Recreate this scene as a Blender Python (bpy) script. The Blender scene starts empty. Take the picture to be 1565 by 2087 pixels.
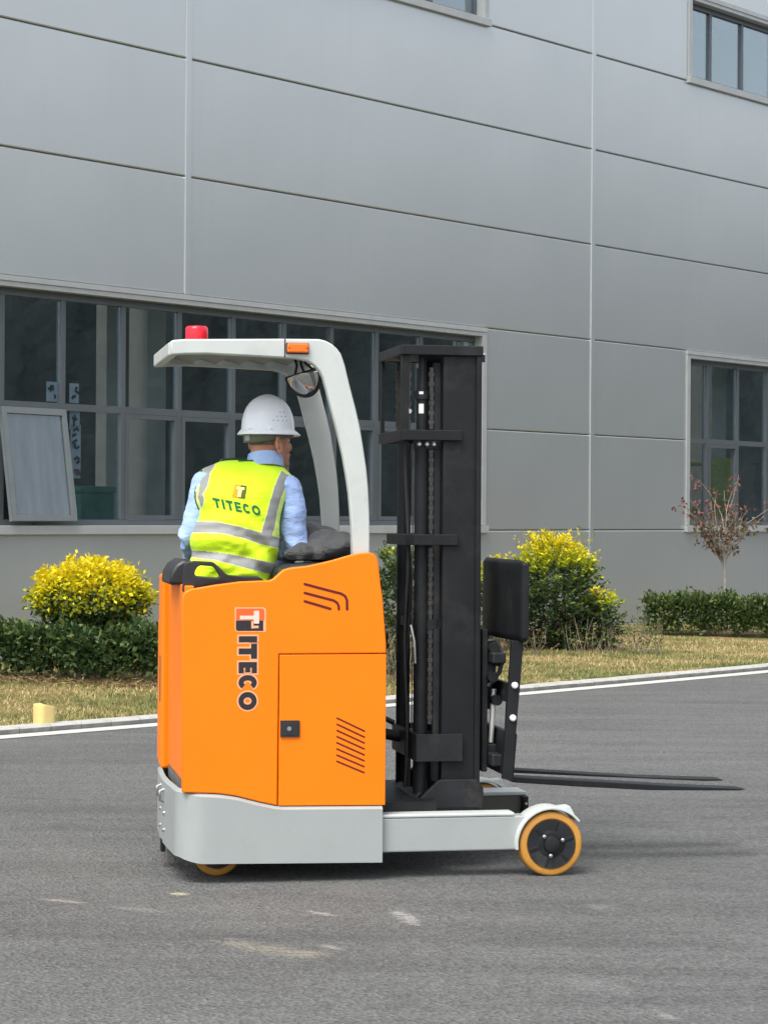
import bpy, bmesh, math, random
import numpy as np
from mathutils import Vector, Matrix, noise

random.seed(7); rng = np.random.default_rng(7)
S = bpy.context.scene; COL = S.collection
R = math.radians

# ------------------------------------------------------------------ camera, sky, sun, exposure
cam = bpy.data.cameras.new('camera'); cam_ob = bpy.data.objects.new('camera', cam); COL.objects.link(cam_ob)
cam.sensor_fit = 'HORIZONTAL'; cam.sensor_width = 36.0; cam.lens = 36.0*4600/1565
cam.clip_start = 0.1; cam.clip_end = 2000
cam_ob.matrix_world = Matrix.Translation((0, 0, 1.48)) @ Matrix.Rotation(R(90)+5/4600, 4, 'X') @ Matrix.Rotation(0.006, 4, 'Z')
S.camera = cam_ob
SUN_EL, SUN_AZ = R(59), R(-30)          # azimuth from +Y towards +X : the sun stands to the left and a little behind the camera
sun_dir = Vector((math.sin(SUN_AZ)*math.cos(SUN_EL), -abs(math.cos(SUN_AZ))*math.cos(SUN_EL), math.sin(SUN_EL)))
W = bpy.data.worlds.new('World'); S.world = W; W.use_nodes = True
nt = W.node_tree; nt.nodes.clear()
sky = nt.nodes.new('ShaderNodeTexSky'); sky.sky_type = 'NISHITA'; sky.sun_disc = False
sky.sun_elevation = SUN_EL; sky.sun_rotation = math.atan2(sun_dir.x, sun_dir.y)
sky.air_density = 1.0; sky.dust_density = 3.0; sky.ozone_density = 1.0
hsv = nt.nodes.new('ShaderNodeHueSaturation'); hsv.inputs['Saturation'].default_value = 0.32
bg = nt.nodes.new('ShaderNodeBackground'); bg.inputs['Strength'].default_value = 0.15
wo = nt.nodes.new('ShaderNodeOutputWorld')
nt.links.new(sky.outputs[0], hsv.inputs['Color']); nt.links.new(hsv.outputs[0], bg.inputs['Color']); nt.links.new(bg.outputs[0], wo.inputs['Surface'])
sl = bpy.data.lights.new('sun', 'SUN'); sl.energy = 1.5; sl.angle = R(28); sl.color = (1.0, 0.965, 0.91)
sun = bpy.data.objects.new('sun', sl); COL.objects.link(sun)
sun.rotation_euler = sun_dir.to_track_quat('Z', 'Y').to_euler()
S.view_settings.view_transform = 'Standard'; S.view_settings.look = 'None'
S.view_settings.exposure = 1.0; S.view_settings.gamma = 1.0; S.view_settings.use_curve_mapping = False

# ------------------------------------------------------------------ helpers
def set_tags(o, label=None, cat=None, group=None, kind=None):
    for k, v in (('label', label), ('category', cat), ('group', group), ('kind', kind)):
        if v: o[k] = v
    return o
def empty(name, loc=(0, 0, 0), rotz=0.0, label=None, cat=None, group=None):
    o = bpy.data.objects.new(name, None); COL.objects.link(o); o.location = loc; o.rotation_euler = (0, 0, rotz)
    o.empty_display_size = 0.1
    return set_tags(o, label, cat, group)
def link(name, me, mat=None, parent=None, smooth=None, bevel=0.0, loc=None):
    if mat:
        for m in (mat if isinstance(mat, (list, tuple)) else [mat]): me.materials.append(m)
    if smooth is not None:
        me.polygons.foreach_set('use_smooth', [True]*len(me.polygons))
        if smooth < 180: me.set_sharp_from_angle(angle=R(smooth))
    o = bpy.data.objects.new(name, me); COL.objects.link(o)
    if parent: o.parent = parent
    if loc: o.location = loc
    if bevel:
        b = o.modifiers.new('bevel', 'BEVEL'); b.width = bevel; b.segments = 2; b.limit_method = 'ANGLE'; b.angle_limit = R(40)
        b.harden_normals = False
    return o
class MB:
    """collects verts / faces of one mesh object"""
    def __init__(s): s.v = []; s.f = []; s.m = []
    def add(s, v, f, m=0):
        n = len(s.v); s.v += [tuple(map(float, p)) for p in v]; s.f += [tuple(i+n for i in q) for q in f]; s.m += [m]*len(f); return s
    def box(s, x0, x1, y0, y1, z0, z1, m=0):
        v = [(x, y, z) for z in (z0, z1) for y in (y0, y1) for x in (x0, x1)]
        return s.add(v, [(0, 2, 3, 1), (4, 5, 7, 6), (0, 1, 5, 4), (2, 6, 7, 3), (0, 4, 6, 2), (1, 3, 7, 5)], m)
    def obox(s, c, ax, ay, az, m=0):
        c, ax, ay, az = map(Vector, (c, ax, ay, az))
        v = [c+ax*i+ay*j+az*k for k in (-1, 1) for j in (-1, 1) for i in (-1, 1)]
        return s.add(v, [(0, 2, 3, 1), (4, 5, 7, 6), (0, 1, 5, 4), (2, 6, 7, 3), (0, 4, 6, 2), (1, 3, 7, 5)], m)
    def prism(s, outline, y0, y1, m=0):
        """outline of (x,z) extruded along y"""
        n = len(outline)
        a = sum(outline[i][0]*outline[(i+1) % n][1]-outline[(i+1) % n][0]*outline[i][1] for i in range(n))
        if a < 0: outline = outline[::-1]
        v = [(x, y0, z) for x, z in outline]+[(x, y1, z) for x, z in outline]
        f = [tuple(range(n)), tuple(range(2*n-1, n-1, -1))]
        f += [(i, i+n, (i+1) % n+n, (i+1) % n) for i in range(n)]
        return s.add(v, f, m)
    def prism_z(s, outline, z0, z1, m=0):
        n = len(outline)
        a = sum(outline[i][0]*outline[(i+1) % n][1]-outline[(i+1) % n][0]*outline[i][1] for i in range(n))
        if a < 0: outline = outline[::-1]
        v = [(x, y, z0) for x, y in outline]+[(x, y, z1) for x, y in outline]
        f = [tuple(range(n-1, -1, -1)), tuple(range(n, 2*n))]
        f += [(i, (i+1) % n, (i+1) % n+n, i+n) for i in range(n)]
        return s.add(v, f, m)
    def tube(s, path, r, n=8, m=0, caps=True):
        P = [Vector(p) for p in path]; k = len(P); rr = r if isinstance(r, (list, tuple)) else [r]*k
        v = []; up = None
        for i, p in enumerate(P):
            t = (P[min(i+1, k-1)]-P[max(i-1, 0)]).normalized()
            if up is None: up = t.orthogonal().normalized()
            up = (up-t*up.dot(t)); up = up.normalized() if up.length > 1e-6 else t.orthogonal().normalized()
            w = t.cross(up)
            v += [p+(up*math.cos(a)+w*math.sin(a))*rr[i] for a in [2*math.pi*j/n for j in range(n)]]
        f = [(i*n+j, i*n+(j+1) % n, (i+1)*n+(j+1) % n, (i+1)*n+j) for i in range(k-1) for j in range(n)]
        if caps: f += [tuple(range(n-1, -1, -1)), tuple(range((k-1)*n, k*n))]
        return s.add(v, f, m)
    def lathe(s, prof, c, axis='y', n=32, m=0):
        """prof (along, radius) about an axis through c"""
        c = Vector(c); v = []; k = len(prof)
        for t, r in prof:
            for j in range(n):
                a = 2*math.pi*j/n; x, y = r*math.cos(a), r*math.sin(a)
                v.append(c+(Vector((x, t, y)) if axis == 'y' else Vector((x, y, t)) if axis == 'z' else Vector((t, x, y))))
        f = [(i*n+j, i*n+(j+1) % n, (i+1)*n+(j+1) % n, (i+1)*n+j) for i in range(k-1) for j in range(n)]
        f += [tuple(range(n)), tuple(range(k*n-1, (k-1)*n-1, -1))]
        return s.add(v, f, m)
    def ell(s, c, r, M=None, nu=20, nv=12, m=0):
        c = Vector(c); v = []
        for i in range(nv+1):
            th = math.pi*i/nv
            for j in range(nu):
                ph = 2*math.pi*j/nu
                p = Vector((r[0]*math.sin(th)*math.cos(ph), r[1]*math.sin(th)*math.sin(ph), r[2]*math.cos(th)))
                v.append(c+(M @ p if M else p))
        f = [(i*nu+j, (i+1)*nu+j, (i+1)*nu+(j+1) % nu, i*nu+(j+1) % nu) for i in range(nv) for j in range(nu)]
        return s.add(v, f, m)
    def mesh(s, name, fix=True):
        me = bpy.data.meshes.new(name); me.from_pydata(s.v, [], s.f)
        me.polygons.foreach_set('material_index', s.m)
        if fix:
            b = bmesh.new(); b.from_mesh(me); bmesh.ops.remove_doubles(b, verts=b.verts, dist=1e-6)
            bmesh.ops.recalc_face_normals(b, faces=b.faces); b.to_mesh(me); b.free()
        me.update(); return me
    def build(s, name, mat, parent=None, smooth=None, bevel=0.0, fix=True, loc=None):
        return link(name, s.mesh(name, fix), mat, parent, smooth, bevel, loc)
def arr_mesh(name, V, F, mi=None):
    """numpy verts (n,3) and faces (m,k)"""
    me = bpy.data.meshes.new(name); k = F.shape[1]
    me.vertices.add(len(V)); me.vertices.foreach_set('co', V.astype(np.float32).ravel())
    me.loops.add(F.size); me.loops.foreach_set('vertex_index', F.astype(np.int32).ravel())
    me.polygons.add(len(F)); me.polygons.foreach_set('loop_start', np.arange(0, F.size, k, dtype=np.int32))
    me.polygons.foreach_set('loop_total', np.full(len(F), k, dtype=np.int32))
    if mi is not None: me.polygons.foreach_set('material_index', mi.astype(np.int32))
    me.update(calc_edges=True); return me

# ------------------------------------------------------------------ materials
def new_mat(name):
    m = bpy.data.materials.new(name); m.use_nodes = True; n = m.node_tree
    return m, n, n.nodes['Principled BSDF']
def ramp(n, fac, stops):
    r = n.nodes.new('ShaderNodeValToRGB'); e = r.color_ramp.elements
    while len(e) < len(stops): e.new(0.5)
    for q, (p, c) in zip(e, stops): q.position = p; q.color = (*c, 1) if len(c) == 3 else c
    n.links.new(fac, r.inputs[0]); return r.outputs[0]
def tex_noise(n, scale, detail=3, rough=.55, coord='Object', vec=None, scl=None):
    if vec is None:
        tc = n.nodes.new('ShaderNodeTexCoord'); vec = tc.outputs[coord]
    if scl:
        mp = n.nodes.new('ShaderNodeMapping'); mp.inputs['Scale'].default_value = scl; n.links.new(vec, mp.inputs[0]); vec = mp.outputs[0]
    t = n.nodes.new('ShaderNodeTexNoise'); t.inputs['Scale'].default_value = scale; t.inputs['Detail'].default_value = detail
    t.inputs['Roughness'].default_value = rough; n.links.new(vec, t.inputs['Vector']); return t.outputs[0]
def mix_c(n, fac, a, b, mode='MIX'):
    x = n.nodes.new('ShaderNodeMix'); x.data_type = 'RGBA'; x.blend_type = mode
    for i, v in ((0, fac), (6, a), (7, b)):
        if isinstance(v, bpy.types.NodeSocket): n.links.new(v, x.inputs[i])
        else: x.inputs[i].default_value = v if i == 0 else (*v, 1)
    return x.outputs[2]
def math_n(n, op, a, b=0.0, c=None):
    x = n.nodes.new('ShaderNodeMath'); x.operation = op
    for i, v in enumerate((a, b) if c is None else (a, b, c)):
        if isinstance(v, bpy.types.NodeSocket): n.links.new(v, x.inputs[i])
        else: x.inputs[i].default_value = v
    return x.outputs[0]
def bump(n, b, h, strength=.2, dist=.01):
    x = n.nodes.new('ShaderNodeBump'); x.inputs['Strength'].default_value = strength; x.inputs['Distance'].default_value = dist
    n.links.new(h, x.inputs['Height']); n.links.new(x.outputs[0], b.inputs['Normal'])
def simple(name, col, rough=.5, metal=0.0, var=.12, scale=6, bs=0.0, bscale=200, bdist=.002, spec=.5, dirt=None, dirt_amt=.0, dirt_scale=9):
    m, n, b = new_mat(name)
    dark = tuple(c*(1-var) for c in col); lite = tuple(min(1, c*(1+var)) for c in col)
    c = ramp(n, tex_noise(n, scale, 4), [(.3, dark), (.7, lite)])
    if dirt:
        f = ramp(n, tex_noise(n, dirt_scale, 6, .7), [(.52, (0, 0, 0)), (.78, (dirt_amt,)*3)])
        c = mix_c(n, f, c, dirt)
    n.links.new(c, b.inputs['Base Color']); b.inputs['Roughness'].default_value = rough; b.inputs['Metallic'].default_value = metal
    b.inputs['Specular IOR Level'].default_value = spec
    rv = tex_noise(n, scale*2.3, 4)
    mr = n.nodes.new('ShaderNodeMapRange'); mr.inputs[3].default_value = rough*.85; mr.inputs[4].default_value = min(1, rough*1.15)
    n.links.new(rv, mr.inputs[0]); n.links.new(mr.outputs[0], b.inputs['Roughness'])
    if bs: bump(n, b, tex_noise(n, bscale, 2), bs, bdist)
    return m
ORANGE = simple('orange_paint', (.95, .205, .001), .42, spec=.3, var=.03, scale=3, bs=.05, bscale=260, dirt=(.55, .2, .04), dirt_amt=.12)
SILVER = simple('light_grey_paint', (.39, .425, .415), .38, metal=.25, var=.05, scale=5, bs=.1, bscale=420, dirt=(.25, .24, .22), dirt_amt=.3, dirt_scale=5)
GUARD = simple('white_grey_paint', (.52, .55, .525), .42, var=.04, scale=6, bs=.07, bscale=320, dirt=(.3, .29, .27), dirt_amt=.28, dirt_scale=7)
BLACK = simple('black_paint', (.0105, .0118, .0135), .5, spec=.28, var=.25, scale=8, bs=.08, bscale=220, dirt=(.05, .05, .047), dirt_amt=.4, dirt_scale=6)
BLACK2 = simple('black_steel_worn', (.018, .0195, .022), .5, spec=.3, var=.3, scale=10, bs=.1, bscale=160, dirt=(.09, .08, .07), dirt_amt=.6, dirt_scale=8)
RUBBER = simple('black_rubber', (.015, .015, .016), .6, var=.3, scale=12, bs=.1, bscale=150)
PLASTIC = simple('black_plastic', (.018, .019, .021), .45, var=.2, scale=12, bs=.15, bscale=300)
STEEL = simple('bright_steel', (.6, .6, .58), .28, metal=1.0, var=.1, scale=20)
CHAIN = simple('oiled_chain_steel', (.075, .072, .066), .38, metal=.6, var=.3, scale=40)
TYRE = simple('amber_polyurethane', (.56, .26, .045), .42, var=.12, scale=14, bs=.1, bscale=90, dirt=(.2, .12, .06), dirt_amt=.55, dirt_scale=12)
MAROON = simple('maroon_slot', (.11, .0, .002), .6, var=.1)
LOGO_BLACK = simple('logo_black', (.02, .018, .018), .45, var=.1)
LOGO_PINK = simple('logo_pink', (.93, .40, .22), .45, var=.05)
LOGO_RED = simple('logo_red', (.78, .12, .02), .45, var=.05)
AMBER = simple('amber_lens', (.95, .16, .005), .18, var=.06, scale=60, bs=.25, bscale=260)
RED = simple('red_lens', (.80, .012, .03), .2, var=.1, scale=40, bs=.2, bscale=90)
MIRROR = simple('convex_mirror', (.62, .62, .60), .06, metal=1.0, var=.05)
STICKER = simple('white_sticker', (.78, .78, .78), .5, var=.05)
def skin_mat():
    m, n, b = new_mat('skin')
    c = ramp(n, tex_noise(n, 38, 4), [(.3, (.40, .175, .105)), (.7, (.52, .255, .165))])
    n.links.new(c, b.inputs['Base Color']); b.inputs['Roughness'].default_value = .5
    b.inputs['Subsurface Weight'].default_value = .12; b.inputs['Subsurface Radius'].default_value = (.01, .004, .002)
    bump(n, b, tex_noise(n, 260, 3), .15, .001); return m
SKIN = skin_mat()
def cloth(name, col, var=.1, wscale=900, rough=.85, wr=.0, fold=None):
    m, n, b = new_mat(name)
    c = ramp(n, tex_noise(n, 18, 4), [(.3, tuple(x*(1-var) for x in col)), (.7, tuple(min(1, x*(1+var)) for x in col))])
    n.links.new(c, b.inputs['Base Color']); b.inputs['Roughness'].default_value = rough
    b.inputs['Sheen Weight'].default_value = .15
    h = tex_noise(n, wscale, 2)
    if fold:
        tc = n.nodes.new('ShaderNodeTexCoord'); mp = n.nodes.new('ShaderNodeMapping'); mp.inputs['Rotation'].default_value = (.3, .7, .2); mp.inputs['Scale'].default_value = (1, 1, 2.4)
        n.links.new(tc.outputs['Object'], mp.inputs[0])
        t = tex_noise(n, fold[0], 3, .55, vec=mp.outputs[0]); t2 = math_n(n, 'ABSOLUTE', math_n(n, 'SUBTRACT', t, .5))
        b1 = n.nodes.new('ShaderNodeBump'); b1.inputs['Strength'].default_value = 1.0; b1.inputs['Distance'].default_value = fold[1]; b1.invert = True
        n.links.new(t2, b1.inputs['Height']); b2 = n.nodes.new('ShaderNodeBump'); b2.inputs['Strength'].default_value = .25; b2.inputs['Distance'].default_value = .0008
        n.links.new(h, b2.inputs['Height']); n.links.new(b1.outputs[0], b2.inputs['Normal']); n.links.new(b2.outputs[0], b.inputs['Normal'])
    else: bump(n, b, h, .25, .0008)
    return m
SHIRT = cloth('light_blue_cotton', (.33, .46, .76), .08, fold=(7, .018))
VEST = cloth('yellow_green_mesh', (.60, .90, .003), .05, 700, .7, fold=(6, .012))
VESTEDGE = cloth('pale_yellow_edging', (.72, .92, .20), .05, 700, .7)
BAND = cloth('grey_reflective_tape', (.26, .265, .26), .06, 1200, .55)
BINDING = cloth('dark_green_binding', (.012, .075, .03), .15)
GREENINK = cloth('green_print', (.008, .13, .045), .1)
TROUSER = cloth('dark_navy_twill', (.02, .022, .03), .2)
JACKET = cloth('charcoal_cloth', (.036, .037, .039), .2, 500, .7, fold=(7, .03))
GOLDINK = cloth('gold_print', (.78, .33, .01), .1); CREAMINK = cloth('cream_print', (.93, .80, .28), .05); OLIVEINK = cloth('olive_print', (.09, .10, .005), .1)
HELMET = simple('white_helmet_plastic', (.90, .93, .98), .3, var=.03, scale=8, dirt=(.5, .5, .5), dirt_amt=.15)
STRAP = cloth('olive_grey_strap', (.12, .13, .11), .15)
HAIRM = cloth('short_cropped_hair', (.14, .09, .07), .3)

# asphalt : worn grey, with dust patches, wheel streaks and a few chalky scuffs of their own shape
def asphalt():
    m, n, b = new_mat('asphalt')
    tc = n.nodes.new('ShaderNodeTexCoord'); P = tc.outputs['Object']
    big = tex_noise(n, .55, 4, .6, vec=P)
    c = ramp(n, big, [(.3, (.122, .125, .120)), (.72, (.170, .173, .166))])
    streak = tex_noise(n, 1.0, 5, .65, vec=P, scl=(.35, 3.2, 1))
    c = mix_c(n, ramp(n, streak, [(.42, (0, 0, 0)), (.72, (.75,)*3)]), c, (.200, .203, .196))
    dark = tex_noise(n, 1.0, 4, .6, vec=P, scl=(.5, 2.0, 1))
    c = mix_c(n, ramp(n, dark, [(.54, (0, 0, 0)), (.78, (.55,)*3)]), c, (.085, .086, .088))
    g1 = n.nodes.new('ShaderNodeTexVoronoi'); g1.inputs['Scale'].default_value = 62; n.links.new(P, g1.inputs['Vector'])
    g2 = tex_noise(n, 75, 4, .75, vec=P)
    sp = ramp(n, g1.outputs['Color'], [(.0, (.62, .62, .62)), (1.0, (1.36, 1.36, 1.36))])
    c = mix_c(n, .85, c, sp, 'MULTIPLY')
    sp2 = ramp(n, g2, [(.34, (.62,)*3), (.66, (1.34,)*3)])
    c = mix_c(n, .8, c, sp2, 'MULTIPLY')
    fl = tex_noise(n, 11, 4, .7, vec=P, scl=(.6, 1.5, 1))
    c = mix_c(n, ramp(n, fl, [(.70, (0, 0, 0)), (.80, (.55,)*3)]), c, (.36, .355, .34))
    oil = tex_noise(n, 2.2, 3, .6, vec=P, scl=(.7, 1.3, 1))
    c = mix_c(n, ramp(n, oil, [(.66, (0, 0, 0)), (.76, (.45,)*3)]), c, (.085, .085, .086))
    sx = n.nodes.new('ShaderNodeSeparateXYZ'); n.links.new(P, sx.inputs[0])
    edge = tex_noise(n, 24, 6, .85, vec=P, scl=(.45, 1.6, 1))
    for (x, y, hx, hy, rot, colr, amt) in SCUFFS:
        dx = math_n(n, 'SUBTRACT', sx.outputs[0], x); dy = math_n(n, 'SUBTRACT', sx.outputs[1], y)
        cr, sr = math.cos(rot), math.sin(rot)
        u = math_n(n, 'DIVIDE', math_n(n, 'ADD', math_n(n, 'MULTIPLY', dx, cr), math_n(n, 'MULTIPLY', dy, sr)), hx)
        v = math_n(n, 'DIVIDE', math_n(n, 'SUBTRACT', math_n(n, 'MULTIPLY', dy, cr), math_n(n, 'MULTIPLY', dx, sr)), hy)
        d = math_n(n, 'ADD', math_n(n, 'MULTIPLY', u, u), math_n(n, 'MULTIPLY', v, v))
        d = math_n(n, 'ADD', math_n(n, 'SUBTRACT', 1.0, d), math_n(n, 'MULTIPLY', math_n(n, 'SUBTRACT', edge, .5), 5.5))
        f = ramp(n, d, [(.42, (0, 0, 0)), (1.0, (amt,)*3)])
        c = mix_c(n, f, c, colr)
    n.links.new(c, b.inputs['Base Color']); b.inputs['Roughness'].default_value = .88; b.inputs['Specular IOR Level'].default_value = .3
    h = math_n(n, 'ADD', math_n(n, 'MULTIPLY', g1.outputs['Distance'], 1.0), g2)
    bump(n, b, h, .9, .02); return m
# x, y, half length, half width, direction, colour, amount
SCUFFS = []
def scuff(p, q, w, colr, amt):
    (x0, y0), (x1, y1) = p, q
    SCUFFS.append(((x0+x1)/2, (y0+y1)/2, math.hypot(x1-x0, y1-y0)/2*1.1, w, math.atan2(y1-y0, x1-x0), colr, amt))
_g = [(-1.311, 8.644), (-1.09, 8.533), (-1.028, 8.481), (-0.775, 8.344), (-0.307, 8.432), (-0.14, 8.284), (0.041, 8.486), (0.128, 8.096), (-0.594, 7.867), (-0.224, 7.505), (-0.231, 7.761), (-0.112, 7.652), (-0.834, 8.762), (-0.735, 8.765), (-0.36, 7.627), (-0.143, 7.549), (0.556, 7.249), (0.777, 6.96), (0.764, 8.522), (0.912, 8.527), (-0.273, 9.111), (0.042, 8.714), (0.813, 6.754), (0.879, 6.593)]
for i, (w, cc, am) in enumerate([(.035, (.42, .37, .31), .8), (.05, (.33, .31, .28), .5), (.03, (.42, .40, .35), .75), (.05, (.45, .44, .42), .75), (.10, (.34, .32, .25), .65), (.03, (.42, .40, .34), .7), (.045, (.62, .56, .35), .95), (.10, (.36, .33, .25), .55), (.12, (.26, .255, .25), .5), (.1, (.30, .29, .28), .5), (.2, (.2, .195, .19), .4), (.03, (.4, .39, .37), .6)]):
    scuff(_g[2*i], _g[2*i+1], w, cc, am)

# ------------------------------------------------------------------ ground, kerb, line, lawn
KB = [(-2.491, 14.700), (-1.560, 15.607), (.037, 17.261), (1.129, 18.561), (2.227, 19.713), (3.642, 21.357)]
_k = np.polyfit([p[0] for p in KB], [p[1] for p in KB], 2)
def kerb_path(step=.26, x0=-8.0, length=34):
    out = []; x = -1.0; y = np.polyval(_k, x)
    def run(sg, n):
        px, py = x, y; res = []
        for i in range(n):
            s_ = min(1.19, max(.72, 2*_k[0]*px+_k[1])); l = math.hypot(1, s_)
            px += sg*step/l; py += sg*step*s_/l; res.append((px, py))
        return res
    back = run(-1, 38)[::-1]; fwd = run(1, 62)
    return back+[(x, float(y))]+fwd
KP = [Vector((a, b)) for a, b in kerb_path()]
KT = [(KP[min(i+1, len(KP)-1)]-KP[max(i-1, 0)]).normalized() for i in range(len(KP))]
KN = [Vector((-t.y, t.x)) for t in KT]                  # towards the lawn and the building
def koff(i, d): p = KP[i]+KN[i]*d; return p.x, p.y
def strip(name, d0, d1, z0, z1, mat, kind, ntrans=1):
    V = []; F = []; n = len(KP)
    for i in range(n):
        for j in range(ntrans+1):
            d = d0+(d1-d0)*j/ntrans; x, y = koff(i, d); V.append((x, y, z0+(z1-z0)*j/ntrans))
    w = ntrans+1
    F = [(i*w+j, (i+1)*w+j, (i+1)*w+j+1, i*w+j+1) for i in range(n-1) for j in range(ntrans)]
    me = bpy.data.meshes.new(name); me.from_pydata(V, [], F); me.update()
    o = link(name, me, mat); o['kind'] = kind; return o
g = MB().add([(-300, -300, 0), (300, -300, 0), (300, 400, 0), (-300, 400, 0)], [(0, 1, 2, 3)]).build('asphalt_yard', asphalt()); g['kind'] = 'structure'
LINE = simple('worn_white_road_paint', (.50, .495, .46), .7, var=.1, scale=30, dirt=(.25, .24, .23), dirt_amt=.55, dirt_scale=14)
strip('edge_line', 0, .19, .004, .004, LINE, 'structure')
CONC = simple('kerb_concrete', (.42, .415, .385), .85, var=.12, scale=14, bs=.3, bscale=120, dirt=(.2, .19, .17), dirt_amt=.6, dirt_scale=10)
KERB_SHADE = simple('shaded_kerb_face', (.20, .20, .185), .9, var=.25, scale=12, bs=.4, bscale=90, dirt=(.10, .10, .09), dirt_amt=.7, dirt_scale=9)  # upright kerb faces: shade put into a darker base colour, plus dirt blotches
SOILM = simple('dry_soil', (.22, .17, .105), .95, var=.35, scale=9, bs=.5, bscale=40, bdist=.02)
kerb = empty('kerb', (0, 0, 0)); kerb['kind'] = 'structure'
for i in range(len(KP)-1):
    gp = .0035; mb = MB(); zt = .046+random.uniform(-.002, .002)
    a, b = .212, .372
    pa, pb = KP[i].lerp(KP[i+1], gp/.26), KP[i+1].lerp(KP[i], gp/.26)
    na, nb = KN[i], KN[i+1]
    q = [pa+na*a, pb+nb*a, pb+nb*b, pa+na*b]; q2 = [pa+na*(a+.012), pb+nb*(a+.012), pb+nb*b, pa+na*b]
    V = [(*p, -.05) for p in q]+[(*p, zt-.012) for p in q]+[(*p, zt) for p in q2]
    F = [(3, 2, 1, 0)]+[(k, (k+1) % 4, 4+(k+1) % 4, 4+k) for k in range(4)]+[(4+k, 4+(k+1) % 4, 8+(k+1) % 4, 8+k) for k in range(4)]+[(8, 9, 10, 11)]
    mb.add(V, F); mb.m = [0, 1, 1, 1, 1, 0, 0, 0, 0, 0]; mb.build('kerb_stone', [CONC, KERB_SHADE], kerb)
def lawn_z(x, y, d): return .038+.0085*min(d, 7)+.018*noise.noise((x*.7, y*.7, 0))
V = []; F = []; NT = 40
ND = [0.374+(9.2-.374)*(j/NT)**1.3 for j in range(NT+1)]
for i in range(len(KP)):
    for d in ND:
        x, y = koff(i, d); V.append((x, y, lawn_z(x, y, d-.37) if d > .4 else .036))
F = [(i*(NT+1)+j, (i+1)*(NT+1)+j, (i+1)*(NT+1)+j+1, i*(NT+1)+j+1) for i in range(len(KP)-1) for j in range(NT)]
me = bpy.data.meshes.new('lawn'); me.from_pydata(V, [], F); me.update()
def lawn_mat():
    m, n, b = new_mat('dry_lawn')
    c = ramp(n, tex_noise(n, 1.3, 5, .6), [(.36, (.30, .225, .10)), (.5, (.235, .20, .075)), (.64, (.11, .13, .035))])
    c = mix_c(n, .7, c, ramp(n, tex_noise(n, 38, 4, .7), [(.3, (.45,)*3), (.7, (1.35,)*3)]), 'MULTIPLY')
    n.links.new(c, b.inputs['Base Color']); b.inputs['Roughness'].default_value = .95; b.inputs['Specular IOR Level'].default_value = .15
    bump(n, b, tex_noise(n, 60, 4, .7), .8, .03); return m
lawn = link('lawn', me, lawn_mat(), smooth=180); lawn['kind'] = 'structure'

# ------------------------------------------------------------------ the factory building (local x along the wall, y into the building)
FAO = (-2.01272, 22.90456, 0.0); FROT = math.atan2(.76701, .64163)
bld = empty('factory_building', FAO, FROT, 'grey metal clad factory building with long bands of dark windows behind the lawn', 'building')
def panel_mat():
    m, n, b = new_mat('grey_metal_cladding')
    tc = n.nodes.new('ShaderNodeTexCoord'); P = tc.outputs['Object']
    c = ramp(n, tex_noise(n, .6, 3, vec=P), [(.3, (.52, .55, .55)), (.7, (.56, .585, .585))])
    st = tex_noise(n, 1, 4, .6, vec=P, scl=(9, 1, .5))
    c = mix_c(n, ramp(n, st, [(.5, (0, 0, 0)), (.8, (.16,)*3)]), c, (.46, .48, .475))
    sp = ramp(n, tex_noise(n, 150, 2, vec=P), [(.3, (.90,)*3), (.7, (1.1,)*3)])
    c = mix_c(n, 1.0, c, sp, 'MULTIPLY')
    n.links.new(c, b.inputs['Base Color']); b.inputs['Metallic'].default_value = .66; b.inputs['Roughness'].default_value = .30
    bump(n, b, tex_noise(n, 70, 3, vec=P), .12, .004); return m
PANEL = panel_mat()
TRIM = simple('pale_grey_trim', (.42, .435, .43), .45, metal=.2, var=.05, scale=5, dirt=(.25, .25, .24), dirt_amt=.3)
FRAME = simple('slate_grey_frame', (.105, .12, .13), .42, metal=.2, var=.06, scale=5)
DARKGAP = simple('dark_joint_seal', (.09, .095, .098), .8, var=.2)
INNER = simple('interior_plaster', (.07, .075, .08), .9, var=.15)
def glass_mat():
    m, n, b = new_mat('tinted_window_glass'); n.nodes.remove(b)
    out = n.nodes['Material Output']
    tr = n.nodes.new('ShaderNodeBsdfTransparent'); tr.inputs[0].default_value = (.76, .83, .87, 1)
    gl = n.nodes.new('ShaderNodeBsdfGlossy'); gl.inputs['Color'].default_value = (.86, .96, 1.0, 1); gl.inputs['Roughness'].default_value = .015
    fr = n.nodes.new('ShaderNodeLayerWeight'); fr.inputs['Blend'].default_value = .35
    f = math_n(n, 'ADD', math_n(n, 'MULTIPLY', fr.outputs[1], .25), .15)
    bp = n.nodes.new('ShaderNodeBump'); bp.inputs['Strength'].default_value = .05; bp.inputs['Distance'].default_value = .02
    n.links.new(tex_noise(n, 1.3, 2), bp.inputs['Height']); n.links.new(bp.outputs[0], gl.inputs['Normal'])
    mx = n.nodes.new('ShaderNodeMixShader'); n.links.new(f, mx.inputs[0]); n.links.new(tr.outputs[0], mx.inputs[1]); n.links.new(gl.outputs[0], mx.inputs[2])
    n.links.new(mx.outputs[0], out.inputs[0]); return m
GLASS = glass_mat()
JZ = [.10]+[1.3+1.2*k for k in range(9)]                # panel joints
PU = [-14.4, -7.2, 0, 7.2, 14.4, 21.6]                  # vertical joint covers
WINS = [(-5.0, 5.0, 1.3, 3.7), (9.4, 19.4, 1.3, 3.7), (-5.0, 5.0, 7.3, 8.5), (9.4, 19.4, 7.3, 8.5)]
def cuts(u0, u1, z0, z1):
    segs = [(u0, u1)]
    for a, b, c, d in WINS:
        if z0 >= c-.01 and z1 <= d+.01:
            segs = [t for s in segs for t in ((s[0], min(s[1], a)), (max(s[0], b), s[1])) if t[1]-t[0] > .02]
    return segs
core = MB()
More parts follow.
